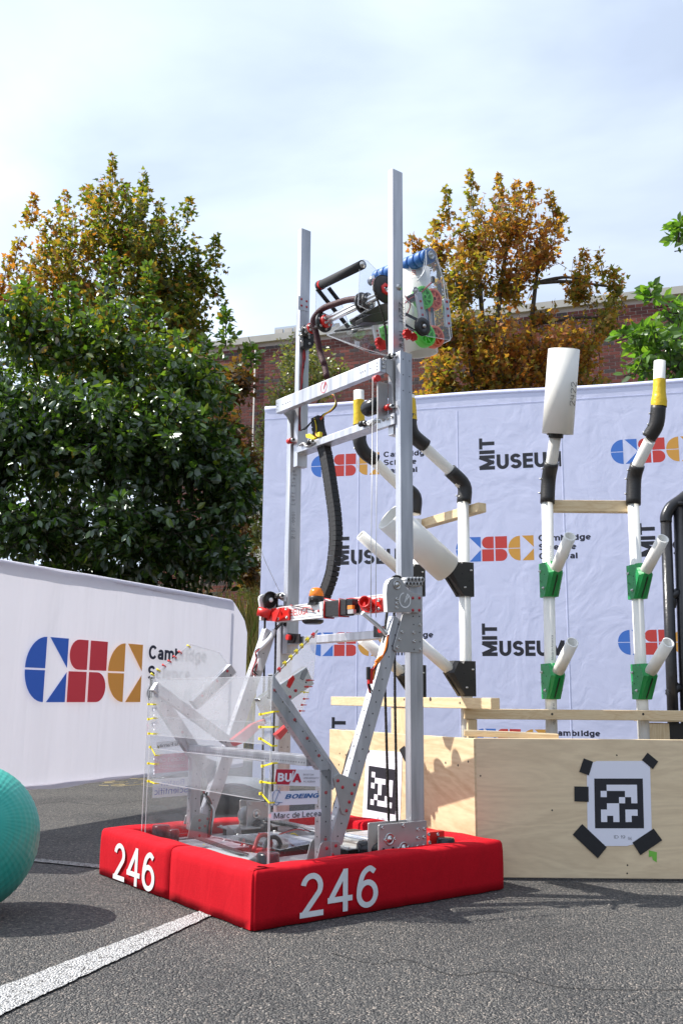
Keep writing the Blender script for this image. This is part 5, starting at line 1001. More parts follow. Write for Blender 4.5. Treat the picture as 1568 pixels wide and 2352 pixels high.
# black saucer under the beam
q=q3(525,492,.62); m_=M(); m_.lathe((q.x,q.y,q.z-.012),Z_,[(0,.028),(.006,.037),(.014,.038)],18,cap=True); part(m_,'radio_disc',BLKP)
# ---- sprocket boxes on both sides of the elevator (grey plate, white spacer)
def pl(k,pts,v,t,name,mt,bev=.001,par=None):
    m_=M(); m_.prism([L(k,x,y,v=v) for x,y in pts],W_*t); return part(m_,name,mt,bev,par)
out_=[(1045,433),(1038,300),(1043,240),(1060,208),(1090,192),(1125,194),(1150,212),(1168,250),(1188,280),(1225,300),(1278,310),(1285,318),(1285,430),(1278,436)]
sp=pl('3',out_,VR-.022,.003,'side_plate',PLATE)
pl('3',out_,VR-.019,.018,'white_spacer',WHT)
c_=L('3',1110,243,v=VR-.023); m_=M(); m_.lathe(c_,-W_,[(0,.014),(.002,.014),(.002,.011),(.0005,.011),(.0005,.006),(.006,.006),(.006,.0001)],20); part(m_,'bearing',SCREW,0,sp)
c_=L('3',1165,350,v=VR-.0235); ring_logo(c_,U_,Z_,.0235,WHT,sp,.0040)
for x,y in ((1220,335),(1265,335),(1220,420),(1265,420)): p=L('3',x,y,v=VR-.022); rivet(p,-W_,sp)
for x,y in ((1108,342),(1108,372),(1108,400)): p=L('3',x,y,v=VR-.022); bolt(p,-W_,sp)
lp_=[(1160,440),(1278,440),(1287,452),(1290,700),(1280,716),(1110,714),(1088,695),(1088,670),(1148,455)]
lpn=pl('3',lp_,VR-.006,.004,'gusset_plate',PLATE)
for x,y in ((1222,463),(1265,463),(1225,520),(1270,520),(1145,570),(1225,575),(1268,575),(1128,622),(1228,635),(1268,640),(1112,678),(1228,693),(1272,693)):
    p=L('3',x,y,v=VR-.006); (bolt if (x,y) in ((1270,520),(1145,570),(1225,575),(1128,622),(1228,635),(1112,678),(1272,693)) else rivet)(p,-W_,lpn) if (x,y) in ((1270,520),(1145,570),(1225,575),(1128,622),(1228,635),(1112,678),(1272,693)) else part(M().disc(p-W_*.0005,-W_,.0022,7),'rivet_hole',HOLE,0,lpn)
# hexagonal roller pack on top of the right mast
hp=None
for i in range(5):
    for zz in (0,1):
        p=L('3',1180+i*24+(12 if zz else 0),235-zz*28,v=VR-.02); m_=M(); m_.pipe(p,p+W_*.045,.0088,.0048,6); hp=part(m_,'hex_spacer',PLATE)
# left sprocket box
outl=[(190,745-310+60),(178,470),(152,340),(158,318),(185,306),(215,304),(245,312),(262,340),(268,395)]
outl=[(200,495),(162,490),(165,430),(152,345),(156,322),(175,310),(215,302),(245,312),(262,340),(300,400),(310,410)]
lsp=pl('3',outl,VL+.024,.010,'white_spacer',WHT)
c_=L('3',228,350,v=VL+.014); m_=M(); m_.lathe(c_+W_*.008,-W_,[(0,.0001),(0,.027),(.002,.029),(.006,.029),(.008,.026),(.008,.010),(.013,.009),(.013,.0001)],30); spk=part(m_,'sprocket',BLKP,0,lsp)
m_=M(); m_.lathe(c_-W_*.0045,-W_,[(0,.0085),(.003,.0085),(.003,.0001)],14); part(m_,'hub',WHT,0,lsp)
c_=L('3',1110,243,v=VR+.012); m_=M(); m_.lathe(c_,W_,[(0,.0001),(0,.026),(.008,.026),(.008,.0001)],26); part(m_,'sprocket',BLKP)
roller('3',298,322,UR-.03,0); m_=M(); m_.prism([L('3',x,y,u=UR-.02) for x,y in ((262,305),(300,296),(318,310),(330,360),(300,350),(270,320))],U_*.01); part(m_,'top_bracket',PLATE,.001)
# ---- roller chains
def chain(pts,r=.0042):
    pp=[V(p) for p in pts]; l=[(q-p).length for p,q in zip(pp,pp[1:])]; tot=sum(l); n=int(tot/.0095); m_=M(); acc=0;j=0
    for i in range(n):
        s=(i+.5)*tot/n
        while j<len(l)-1 and s>acc+l[j]: acc+=l[j]; j+=1
        d=(pp[j+1]-pp[j]).normalized(); p=pp[j]+d*(s-acc); m_.cyl(p-W_*.0028,p+W_*.0028,r*.78,6)
        if i%2: m_.bar(p-d*.0068,p+d*.0068,.0050,.0064,d.cross(W_))
        else: m_.bar(p-d*.006,p+d*.006,.0044,.0036,d.cross(W_))
    return part(m_,'roller_chain',STEEL)
cv=VR+.016; ch=lambda k,x,y,v=cv:L(k,x,y,v=v)
arc_=[ch('3',1110,243)+V((.027*math.cos(a),0,.027*math.sin(a))) for a in [math.pi+.0-math.pi*i/8 for i in range(9)]]
chain([ch('5',1086,950),ch('5',1060,0),ch('3',1016,650),arc_[0]]+arc_[1:]+[ch('3',1090,440),ch('3',1094,780),ch('5',1135,0),ch('5',1152,950)])
al=L('3',228,350,v=VL+.014); arcl=[al+V((.029*math.cos(a),-.002,.029*math.sin(a))) for a in [math.pi-math.pi*i/8 for i in range(9)]]
chain([L('j',503,1440,v=VL+.01)-Z_*.45,L('j',503,570,v=VL+.01)]+arcl+[L('j',640,720,v=VL+.01),L('j',628,1440,v=VL+.01)-Z_*.45])
# ---- struts and ramp arms (both sides mirrored)
def strut(name,pa,pb_,v,w=.05,t=.0254,rv=(),hl=True,open_=False,both=True):
    pa,pb_=V(pa),V(pb_); pa.y=pb_.y=v; d=(pb_-pa).normalized(); n=W_.cross(d)
    if n.x>0: n=-n
    m_=M(); c=W_*t/2
    if open_:
        hh=w/abs(d.x)/2; A0=pa+Z_*hh; A1=pa-Z_*hh; m_.prism([A0,A1,pb_-n*w/2*(1 if n.z>0 else -1),pb_+n*w/2*(1 if n.z>0 else -1)],W_*t)
        m_.add([pa+V((-.0006,t*a_,hh*b_)) for a_,b_ in ((.14,-.9),(.14,.9),(.86,.9),(.86,-.9))],[(0,1,2,3)],1)
    else: m_.bar(pa+c,pb_+c,w,t,n)
    if hl: holes(m_,pa+n*0,pb_,-W_,.034,.0023)
    if hl: holes(m_,pa+c+n*w/2,pb_+c+n*w/2,n,.034,.0021)
    o=part(m_,name,[ALU,HOLE],.001)
    for f in rv: rivet(pa.lerp(pb_,f),-W_,o)
    return o
e1=L('3',245,955,v=VR); e2=L('5',690,660,v=VR); strut('ramp_arm',e1,e2,VR,.046,rv=(.03,.33,.52,.70),open_=True)
e1l=V((e1.x-.004,0,e1.z)); strut('ramp_arm',e1l,V((e2.x-.02,0,e2.z)),VL,.046,rv=(.55,.8),open_=True)
s1=L('3',1128,480,v=VR); s2=L('5',672,1120,v=VR); strut('diagonal_strut',s1,s2,VR,.046); strut('diagonal_strut',s1,s2,VL,.046)
p1_=L('5',597,545,v=VR); p2_=L('5',595,1190,v=VR); strut('front_upright',V((p1_.x,0,p1_.z)),V((p1_.x,0,p2_.z-.02)),VR,.036,rv=(.26,.78)); strut('front_upright',V((p1_.x-.012,0,p1_.z)),V((p1_.x-.012,0,p2_.z-.02)),VL,.036)
gp_=[(655,618),(662,600),(690,578),(712,580),(830,630),(845,650),(843,675),(775,885),(750,905),(722,895),(712,870)]
g=pl('5',gp_,VR-.004,.0035,'triangle_gusset',PLATE)
for x,y in ((688,633),(725,685),(818,665),(797,733),(777,800),(755,868)): rivet(L('5',x,y,v=VR-.004),-W_,g)
g2=M(); g2.prism([V((L('5',x,y,v=VR).x,VL+.026,L('5',x,y,v=VR).z)) for x,y in gp_],W_*.0035); part(g2,'triangle_gusset',PLATE)
ft=[(515,1290),(552,1135),(572,1110),(595,1104),(690,1110),(708,1125),(712,1275)]
for vv,rv_ in ((VR-.004,1),(VR+.040,0)):
    g=pl('5',[(x,y) for x,y in ft] if rv_ else [(x,y) for x,y in ft],VR-.004 if rv_ else VR-.004,.0035,'foot_gusset',PLATE)
    if not rv_: g.location=(-.0,.045,0)
    if rv_:
        for x,y in ((672,1143),(600,1163),(648,1215),(602,1236)): rivet(L('5',x,y,v=VR-.004),-W_,g)
ftl=[(430,1690),(388,1690),(430,1510),(445,1490),(560,1490),(580,1510),(578,1640),(560,1690)]
g=pl('4',ftl,VL-.004,.0035,'foot_gusset',PLATE)
for x,y in ((487,1532),(550,1520),(487,1592),(530,1577),(487,1652)): rivet(L('4',x,y,v=VL-.004),-W_,g)
g=pl('4',ftl,VL-.004,.0035,'foot_gusset',PLATE); g.location=(0,.045,0)
gf=pl('5',[(425,372),(700,600),(660,545),(545,548),(505,545)],VR+.028,.003,'arm_gusset',PLATE)
gf=pl('4',[(380,905),(500,1000),(470,1120),(445,1060)],VL-.004,.003,'arm_gusset',PLATE)
# perforated cross beam
a=L('4',450,930,v=VL); b=L('4',1330,1040,v=VR+.026); up=.247; zpb=(a.z+b.z)/2
m_=M(); m_.box((up,VR+.027,zpb-.027),(up+.051,VL-.001,zpb)); holes(m_,(up,VR+.03,zpb-.018),(up,VL,zpb-.018),-U_,.0127,.0021); holes(m_,(up+.006,VR+.03,zpb),(up+.006,VL,zpb),Z_,.0127,.0021); holes(m_,(up+.045,VR+.03,zpb),(up+.045,VL,zpb),Z_,.0127,.0021)
part(m_,'perforated_beam',[ALU,HOLE],.001)
m_=M(); m_.box((up+.02,VR+.1,zpb-.050),(up+.045,VL-.001,zpb-.0275)); 
# hopper side tubes rising backwards
def slab(k,p,q,v,w,name='hopper_tube',mt=ALU,u=None,th=.025,extra=()):
    A=L(k,*p,v=v); B_=L(k,*q,v=v); m_=M(); d=(B_-A).normalized(); n=W_.cross(d); m_.bar(A+W_*th/2,B_+W_*th/2,w,th,n); holes(m_,A+n*.010,B_+n*.010,-W_,.04,.0024); o=part(m_,name,[mt,HOLE],.001); return o
slab('4',(455,630),(755,340),VL-.03,.036); slab('4',(140,480),(740,925),VL-.035,.030)
o=slab('4',(985,650),(1355,395),VR+.05,.055,mt=ALUB)
for x,y,c_ in ((1205,445,0),(1310,385,1)):
    p=L('4',x,y,v=VR+.0485); m_=M(); m_.prism([p+V((-.014,0,-.012)),p+V((-.004,0,-.018)),p+V((.012,0,.008)),p+V((.006,0,.018)),p+V((-.006,0,.008))],-W_*.0006); part(m_,'fish_sticker',REDP if c_==0 else GST,0,o)
for x,y in ((1240,515),(1195,565)): rivet(L('4',x,y,v=VR+.05),-W_,o)
for x,y in ((705,362),(625,440),(508,555)): rivet(L('4',x,y,v=VL-.03),-W_)
# polycarbonate panels
def sheet_(name,pts,mt=POLY,th=.0015,edge=True):
    P_=[V(p) for p in pts]; n=(P_[1]-P_[0]).cross(P_[2]-P_[0]).normalized(); m_=M(); m_.prism(P_,n*th); o=part(m_,name,mt)
    if edge:
        for p,q in zip(P_,P_[1:]+P_[:1]): e_=M(); e_.bar(p+n*th/2,q+n*th/2,th*1.3,th*1.3,n); part(e_,'panel_edge',POLYE,0,o)
    return o
uq=.108
q4=lambda x,y,u=uq:L('4',x,y,u=u)
TL=q4(90,422);TR=q4(1050,410); zT=(TL.z+TR.z)/2
vl_,vr_=VL+.012,VR-.003
R2=lambda v,z,u=uq:V((u,v,z))
zA=q4(600,903).z; zB=q4(600,1020).z; zC=q4(600,1310).z
sheet_('front_panel',[R2(vl_,zT),R2(vr_,zT),R2(vr_,zA),R2(vl_,zA)],POLYH)
sheet_('front_panel',[R2(vl_,zT-.12,uq+.004),R2(vr_,zT-.12,uq+.004),R2(vr_,.10,uq+.004),R2(vl_,.10,uq+.004)],POLY)
sheet_('front_strip',[R2(vl_-.02,zB,uq-.003),R2(vr_+.02,zB,uq-.003),R2(vr_+.02,zC,uq-.003),R2(vl_-.02,zC,uq-.003)],POLYM)
sheet_('side_panel',[V((uq,vr_-.002,e2.z+.28)) if 0 else V((uq,vr_-.002,zT-.02)),V((p1_.x+.016,vr_-.002,p1_.z+.01)),V((p1_.x+.016,vr_-.002,.11)),V((uq,vr_-.002,.11))])
sheet_('side_panel',[V((uq,vl_+.015,zT-.02)),V((p1_.x+.016,vl_+.015,p1_.z+.01)),V((p1_.x+.016,vl_+.015,.11)),V((uq,vl_+.015,.11))])
# hopper wings
fw=[L('3',235,900,u=.11),L('3',555,560,v=VR+.06),L('3',548,640,v=VR+.06),L('3',528,900,v=VR+.06),L('3',440,1150,v=VR+.04),L('3',370,1130,v=VR+.02)]
sheet_('hopper_wing',[L('3',x,y,v=VR+.08) for x,y in ((238,900),(555,560),(548,640),(528,900),(440,1150),(300,1000))],POLYW)
sheet_('hopper_wing',[L('4',x,y,v=VL+.02) for x,y in ((95,425),(415,150),(640,215),(780,400),(500,640),(420,640))],POLYW)
m_=M(); m_.tube([L('3',235,900,v=VR+.018),L('3',558,558,v=VR+.018)],.0022,6); part(m_,'edge_rod',GST)
# zip ties
def tie(P_,d,mt,s=1):
    P_,d=V(P_),V(d).normalized(); m_=M(); o_=d.orthogonal().normalized(); t_=d.cross(o_); n=10; r=.0085*s
    pts=[P_+(o_*math.cos(2*math.pi*i/n)*.6+t_*math.sin(2*math.pi*i/n))*r for i in range(n)]; m_.tube(pts+[pts[0]],.0017*s,5); m_.ob(P_+t_*r,o_*.0035*s,t_*.003*s,d*.0035*s); return part(m_,'zip_tie',mt)
for x,y in ((485,630),(445,672),(408,712),(370,752),(328,795)): tie(L('3',x,y,v=VR+.018),L('3',555,560,v=VR)-L('3',235,900,v=VR),YEL)
for x,y in ((525,597),(288,838)): tie(L('3',x,y,v=VR+.018),L('3',555,560,v=VR)-L('3',235,900,v=VR),REDP)
for x,y,c_ in ((515,908,0),(505,953,0),(480,992,1),(480,1038,0),(465,1080,0),(452,1122,0)): tie(L('3',x,y,v=VR+.04),(0,0,1),YEL if c_ else REDP,.8)
for x,y,c_ in ((405,168,1),(338,215,0),(296,253,0),(255,286,0),(212,320,0),(168,355,1),(122,390,1)): tie(L('4',x,y,v=VL+.02),(.7,0,.7),YEL if c_ else REDP,.8)
def tie2(k,x,y,u,dy,l=.05):
    p=L(k,x,y,u=u); a_=p+W_*l/2-Z_*dy; b_=p-W_*l/2+Z_*dy; m_=M(); m_.bar(a_-U_*.004,b_-U_*.004,.0042,.0016,Z_); m_.ob(a_-U_*.006,U_*.003,W_*.0035,Z_*.0035); m_.bar(b_-U_*.004,b_+U_*.012,.004,.0014,Z_); part(m_,'zip_tie',YEL)
for x,y,dy,l in ((118,622,0,.03),(118,735,.002,.03),(120,853,0,.03),(132,990,-.012,.035),(122,1088,0,.04),(122,1233,-.002,.04),(1028,690,.004,.062),(1025,800,.001,.062),(1020,920,-.008,.056),(1032,1095,.005,.045),(1020,1235,0,.045),(1012,1358,-.010,.04)): tie2('4',x,y,uq-.004,dy,l)
for x in (142,):
    for y in (665,708,780,820,1050,1140,1165): m_=M(); p=L('4',x,y,u=uq); m_.disc(p-U_*.005,-U_,.003,8); part(m_,'rivet_hole',PAPER)
# stickers on the right side panel
def stk(k,pts,v,mt,name='sticker'):
    m_=M(); m_.prism([L(k,x,y,v=v) for x,y in pts],W_*.0004*1); return part(m_,name,mt)
vs=vr_-.0045; z5=lambda x,y,v=vs-.0008:L('5',x,y,v=v)
def ptxt(k,s,body,p,q,capy,v,mt,bold=0,shear=0,flip=False):
    a=L(k,*p,v=v); b=L(k,*q,v=v); h=(L(k,p[0],capy,v=v)-a).z; ex=(b-a); ex.normalize(); ey=(Z_-ex*Z_.dot(ex)).normalized(); return text(body,'lettering',mt,s,a,ex,ey,abs(h),(b-a).length,{0:.11,.01:.12,.015:.13,.02:.1,.03:.22,.045:.20}[bold],.0001,shear)
s=stk('5',((205,542),(548,548),(546,680),(190,668)),vs,PAPER); m_=M(); m_.prism([z5(x,y) for x,y in ((208,543),(362,546),(305,664),(193,660))],-W_*.0003); part(m_,'crimson_field',BUAR,0,s)
ptxt('5',s,'BU',(215,640),(322,643),572,vs-.0016,PAPER,.03); ptxt('5',s,'A',(335,645),(400,647),577,vs-.0016,BUAR,.03); ptxt('5',s,'/',(318,648),(348,643),560,vs-.0018,PAPER,.02)
for i,t_ in enumerate(('BOSTON','UNIVERSITY','ACADEMY')): ptxt('5',s,t_,(418,592+i*27),((498,540,513)[i],593+i*27),578+i*27,vs-.0012,GST if 0 else INKG,.015)
s=stk('5',((168,718),(530,708),(528,815),(166,830)),vs,PAPER); ptxt('5',s,'BOEING',(272,776),(533,766),740,vs-.0010,BOEB,.045,.25)
cg=L('5',210,765,v=vs-.001); m_=M(); m_.tube([cg+V((.013*math.cos(a)*1.0,0,.019*math.sin(a))) for a in [math.radians(30+i*15) for i in range(20)]],.0007,4); m_.tube([cg+V((-.014,0,-.024)),cg+V((.0,0,.0)),cg+V((.010,0,.024))],.0007,4); m_.tube([cg+V((-.016,0,-.01)),cg+V((.004,0,-.012)),cg+V((.018,0,-.014))],.0007,4); part(m_,'globe_mark',BOEB,0,s)
s=stk('5',((165,882),(560,858),(558,912),(162,945)),vs,PAPER); ptxt('5',s,'Marc de Lecea',(188,933),(557,911),887,vs-.0010,INK,.01)
# reversed stickers seen from behind on the left side panel
vs2=vl_+.012
def back(k,quad,lines,mt,tm,op=STK):
    s=stk(k,quad,vs2,mt)
    for body,(x0,y0),(x1,y1),cy in lines:
        a=L(k,x1,y1,v=vs2-.001); b=L(k,x0,y0,v=vs2-.001); h=abs((L(k,x1,cy,v=vs2)-a).z); ex=(b-a).normalized(); t_=text(body,'lettering',tm,s,a,ex,Z_,h,(b-a).length,.12,.0001)
back('4',((150,915),(350,905),(350,945),(152,972)),[('Yu Family',(155,965),(345,940),913)],STK,NAVY)
STKR=mat('rosy_sticker',(.72,.22,.30),.5); back('4',((132,1018),(400,1000),(400,1140),(135,1165)),[('BOSTON',(150,1080),(370,1062),1030),('UNIVERSITY',(165,1130),(375,1115),1090)],STKR,STK)
back('4',((125,1210),(415,1190),(412,1335),(118,1358)),[('Boston',(190,1262),(368,1250),1208),('Scientific',(130,1335),(400,1312),1262)],STK,mat('sticker_blue_grey',(.25,.28,.55),.6))
m_=M(); m_.cyl(V((.36,VL,.43)),V((.36,VL-.02,.43)),.001,4)
# red mechanism seen through the hazy panel
m_=M(); m_.prism([L('4',x,y,v=.5) for x,y in ((745,900),(900,780),(1000,740),(1010,770),(840,920),(770,950))],W_*.02); part(m_,'red_ramp_bracket',REDP)
m_=M(); m_.prism([L('4',x,y,v=.3) for x,y in ((1090,860),(1180,780),(1205,800),(1120,900))],W_*.02); part(m_,'red_ramp_bracket',REDP)
# ---- base hardware
def gearbox(k,pts,v,depth,m1=()):
    g=pl(k,pts,v,.005,'gearbox_plate',PLATE); P2=[L(k,x,y,v=v)+W_*depth for x,y in pts]; m_=M(); m_.prism(P2,W_*.005); part(m_,'gearbox_plate',PLATE,.001); return g
gq=[(50,258),(530,215),(538,222),(540,500),(45,575),(38,565),(38,270)]
g=gearbox('g',gq,.088,.045)
for x,y in ((75,290),(292,268),(445,307),(510,300),(443,398),(507,388),(103,418),(200,404),(245,510),(342,495),(440,487),(505,478),(12,568)): bolt(L('g',x,y,v=.088),-W_,g)
for x,y,r in ((152,410,.017),(297,500,.016)):
    m_=M(); m_.lathe(L('g',x,y,v=.088),-W_,[(0,r),(.0015,r),(.0015,r*.75),(.0005,r*.74),(.0005,r*.5),(.003,r*.48),(.003,.003),(.007,.003),(.007,.0001)],22); part(m_,'bearing',SCREW,0,g)
for x,y in ((88,522),(187,508)): m_=M(); m_.disc(L('g',x,y,v=.0875),-W_,.0048,12); part(m_,'plate_hole',HOLE,0,g)
m_=M(); m_.prism([L('g',x,y,v=.0865) for x,y in ((365,522),(405,450),(535,435),(535,500))],W_*.001); part(m_,'step_plate',PLATE,0,g)
m_=M(); c_=L('g',150,410,v=.115); m_.lathe(c_,W_,[(0,.0001),(0,.03),(.010,.03),(.010,.0001)],36); part(m_,'gear',PLATE)
c_=L('5',900,1170,v=.16); m_=M(); m_.lathe(V((c_.x+.03,.145,c_.z)),V((-1,0.5,0)),[(0,.024),(.05,.024),(.055,.018),(.055,.0001)],20); part(m_,'motor',BLKM)
lq=[(825,1390),(835,1378),(1000,1392),(1030,1400),(1030,1680),(820,1680)]
g=gearbox('4',[(860,1388),(870,1380),(1030,1392),(1030,1700),(857,1700)],VL-.06,.045)
m_=M(); m_.lathe(L('4',933,1483,v=VL-.06),-W_,[(0,.016),(.0015,.016),(.0015,.012),(.0005,.011),(.003,.006),(.006,.003),(.006,.0001)],20); part(m_,'bearing',SCREW,0,g)
for x,y in ((883,1403),(1010,1412)): bolt(L('4',x,y,v=VL-.06),-W_,g)
c_=L('4',945,1590,v=VL-.06); m_=M(); m_.lathe(c_,-W_,[(0,.028),(.035,.028),(.04,.022),(.055,.022),(.06,.016),(.06,.0001)],22); part(m_,'motor',BLKM)
m_=M(); m_.lathe(L('4',850,1490,v=VL-.03),W_,[(0,.0001),(0,.028),(.008,.028),(.008,.0001)],30); part(m_,'gear',PLATE)
# long cross shaft
c0=L('i',520,330,v=VL-.07); c1=L('i',1195,455,v=.14); um=(c0.x+c1.x)/2; m_=M(); m_.cyl((um,VL-.065,(c0.z+c1.z)/2),(um,.135,(c0.z+c1.z)/2),.0085,14); part(m_,'cross_shaft',ALUB)
# swerve motors and controllers in the corners
def can(k,x,y,z0,z1,r,mt=BLKM,name='drive_motor',uv=None):
    p=V((*uv,z1)) if uv else L(k,x,y,z=z1); m_=M(); m_.lathe((p.x,p.y,z0),Z_,[(0,r),(z1-z0-.004,r),(z1-z0,r*.9),(z1-z0,.0001)],24); return part(m_,name,mt)
can('h',970,285,.05,.150,.028,uv=(.145,.775)); o=can('h',1205,310,.05,.145,.017,uv=(.15,.70)); t_=text('NEO','print',GST,o,(0,0,0),(-1,0,0),(0,0,1),.008)
t_.location=(.135,.689,.11); t_.rotation_euler=(0,0,math.radians(-37)+math.pi)
can('i',470,585,.05,.150,.030,uv=(.135,.145))
m_=M(); p=L('g',735,395,z=.150); m_.lathe((p.x,p.y,.05),Z_,[(0,.027),(.095,.027),(.10,.024),(.10,.0001)],22); cn=part(m_,'drive_motor',BLKM)
p=L('g',615,400,v=.13); m_=M(); a=L('g',540,330,v=.125); b=L('g',690,475,v=.125); m_.box((a.x,.11,b.z+.004),(b.x,.135,a.z)); rb2=part(m_,'red_cover',REDP,.002)
for x,y in ((555,358),(650,360),(565,445)): bolt(L('g',x,y,v=.11),-W_,rb2)
m_=M(); a=L('g',700,420,v=.135); b=L('g',765,460,v=.135); m_.box((a.x,.1195,b.z),(b.x,.120,a.z)); part(m_,'label_tag',PAPER,0,cn)
# battery with strap and leads
zb0=.07
B0=L('4',480,1800,z=.125); B1=L('4',860,1830,z=.125)
cb=[L('4',430,1775,z=.13),L('4',560,1745,z=.13),L('4',960,1790,z=.13),L('4',860,1850,z=.13)]
m_=M(); m_.prism([V((p.x,p.y,.055)) for p in cb],Z_*.075); bt=part(m_,'battery',GREYB,.003)
sA=cb[1].lerp(cb[2],.10);sB=cb[0].lerp(cb[3],.85)
m_=M(); sA=L('4',470,1668,z=.134); sB=L('4',840,1800,z=.134); m_.bar(sA,sB,.0025,.026,Z_); m_.bar(sB,sB-Z_*.07+W_*-.02,.0025,.026,U_); part(m_,'battery_strap',RUB,0,bt)
m_=M(); p=L('4',915,1850,z=.105); m_.ob((p.x-.006,p.y-.01,.105),U_*.001,W_*.016,Z_*.022); ty=part(m_,'yellow_label',YEL,0,bt); text('Pra','print',INK,ty,V((p.x-.0078,p.y+.002,.12)),-Z_,-W_,.018)
for cl,off,hh_ in ((REDW,0,.045),(RUB,.02,.04)):
    A=L('4',910,1770,z=.13)+V((off,-off,0)); B_=L('4',1070,1800,z=.10)+V((off,-off,0)); m_=M(); m_.tube(spline([A,A.lerp(B_,.25)+Z_*hh_*.9,A.lerp(B_,.7)+Z_*hh_,B_],6),.0062,8); part(m_,'battery_lead',cl)
m_=M(); p=L('4',985,1785,z=.11); m_.ob(p,U_*.02,W_*.014,Z_*.012); part(m_,'battery_plug',REDP,.002)
# electronics boxes
def ebox(k,x,y,z,su,sv_,h,mt,name):
    p=L(k,x,y,z=z); m_=M(); m_.box((p.x-su,p.y-sv_,z-h),(p.x+su,p.y+sv_,z)); return part(m_,name,mt,.0015)
ebox('i',740,440,.10,.06,.05,.04,CLRG,'power_board'); ebox('i',1060,455,.11,.03,.05,.05,CLRG,'controller'); ebox('i',620,470,.09,.05,.06,.03,GST,'controller')
ebox('i',700,560,.075,.10,.07,.02,CLRG,'cover_plate'); ebox('4',380,1720,.10,.07,.05,.03,CLRG,'cover_plate'); ebox('i',1055,385,.12,.03,.022,.05,BLKP,'radio'); ebox('i',520,400,.11,.03,.03,.05,BLKP,'controller')
ebox('4',760,1700,.085,.06,.09,.03,GST,'motor_controller')
sheet_('cover_sheet',[L('i',x,y,z=.135) for x,y in ((80,425),(480,420),(800,470),(560,520))],POLY)
for x,y in ((735,1600),(1000,0)):
    if y:
        m_=M(); m_.prism([L('4',xx,yy,v=.70) for xx,yy in ((705,1570),(745,1605),(780,1600),(805,1560),(822,1650),(820,1700),(700,1700))],W_*.004); b_=part(m_,'fork_bracket',PLATE,.001); bolt(L('4',765,1622,v=.70),-W_,b_)
for (u0_,v0_,u1_,v1_,z_,m__) in ((.12,.50,.30,.72,.108,ALU),(.34,.42,.50,.66,.118,ALU),(.20,.20,.40,.30,.106,PLATE),(.44,.20,.58,.36,.125,CLRG),(.60,.30,.74,.44,.130,ALU),(.36,.70,.56,.80,.128,PLATE)):
    m_=M(); m_.box((u0_,v0_,z_-.004),(u1_,v1_,z_)); pt_=part(m_,'cover_plate',m__,.001)
    for du_,dv_ in ((.01,.01),(.01,-.01),(-.01,.01),(-.01,-.01)): bolt(((u0_ if du_>0 else u1_)+du_,(v0_ if dv_>0 else v1_)+dv_,z_),Z_,pt_)
    m_=M(); m_.box((u0_+.015,v0_+.015,.052),(u1_-.015,v1_-.015,z_-.0045)); part(m_,'module',BLKP)
# ---- wire looms
WC=[REDW,RUB,WHT,YEL,RUB,REDW]
def wires(name,k,pts,v=None,u=None,n=3,r=.0022,sp=.004,cols=None,sd=0):
    rr=random.Random(sd); b_=None
    for i in range(n):
        pp_=[L(k,x,y,v=v,u=u)+V((rr.uniform(-sp,sp),rr.uniform(-sp,sp),rr.uniform(-sp,sp))) for x,y in pts]
        m_=M(); m_.tube(spline(pp_,5),r,5); part(m_,name,(cols or WC)[i%len(cols or WC)])
wires('wire','5',((860,235),(830,290),(800,360),(775,440),(735,590)),v=VR+.028,n=6,r=.004,sp=.003,cols=[RUB,RUB,BLKP],sd=1)
wires('wire','5',((650,880),(670,820),(690,740)),v=VR+.028,n=3,cols=[RUB,REDW],sd=2)
wires('wire','3',((870,440),(920,480),(1000,545),(1040,590)),v=VR-.0,n=3,r=.005,sp=.003,cols=[WHT,PLATE],sd=3)
wires('wire','3',((1045,600),(1030,690),(990,770),(960,800),(940,900)),v=VR-.0,n=5,r=.003,cols=[ORGL,RUB,REDW,WHT],sd=4)
wires('wire','3',((965,800),(930,840),(915,920),(930,990)),v=VR-.0,n=3,cols=[RUB,REDW],sd=5)
m_=M(); p=L('3',930,880,v=VR-.004); m_.box((p.x-.010,p.y-.004,p.z-.022),(p.x+.004,p.y+.004,p.z+.022)); part(m_,'connector',REDP,.001)
m_=M(); p=L('3',920,860,v=VR-.008); m_.box((p.x-.010,p.y-.004,p.z-.018),(p.x,p.y+.004,p.z+.018)); part(m_,'connector',BLKP,.001)
m_=M(); m_.prism([L('3',x,y,v=VR-.006) for x,y in ((950,780),(985,740),(1010,745),(975,790))],-W_*.006); part(m_,'connector',ORGL,.001)
wires('wire','3',((365,385),(430,400),(500,410),(530,430)),u=.568,n=2,r=.0016,cols=[RUB,REDP],sd=6)
wires('wire','3',((610,345),(680,360),(740,345),(800,335),(860,350)),u=.565,n=3,r=.0018,cols=[WHT,REDP],sd=7)
wires('wire','3',((330,470),(300,510),(260,560),(245,600)),v=VL-.01,n=4,r=.003,cols=[RUB,PLATE],sd=8)
wires('loom_sleeve','3',((255,560),(225,610),(190,650),(150,690)),v=VL-.01,n=2,r=.007,cols=[WHT],sd=9)
wires('wire','3',((160,680),(135,720),(140,770),(110,850),(120,880)),v=VL-.01,n=6,r=.0022,sp=.007,cols=[RUB,WHT,REDW],sd=10)
m_=M(); m_.prism([L('j',x,y,v=VL-.014) for x,y in ((405,1210),(435,1200),(450,1340),(440,1365),(405,1350))],-W_*.008); part(m_,'connector',WHT,.001)
wires('wire','3',((330,520),(370,560),(385,600),(395,620)),v=VL-.03,n=2,r=.005,cols=[RUB],sd=11)
wires('wire','4',((530,1320),(560,1370),(590,1450),(570,1600),(575,1690)),v=VL-.01,n=5,r=.003,sp=.006,cols=[RUB,RUB,WHT,REDW],sd=12)
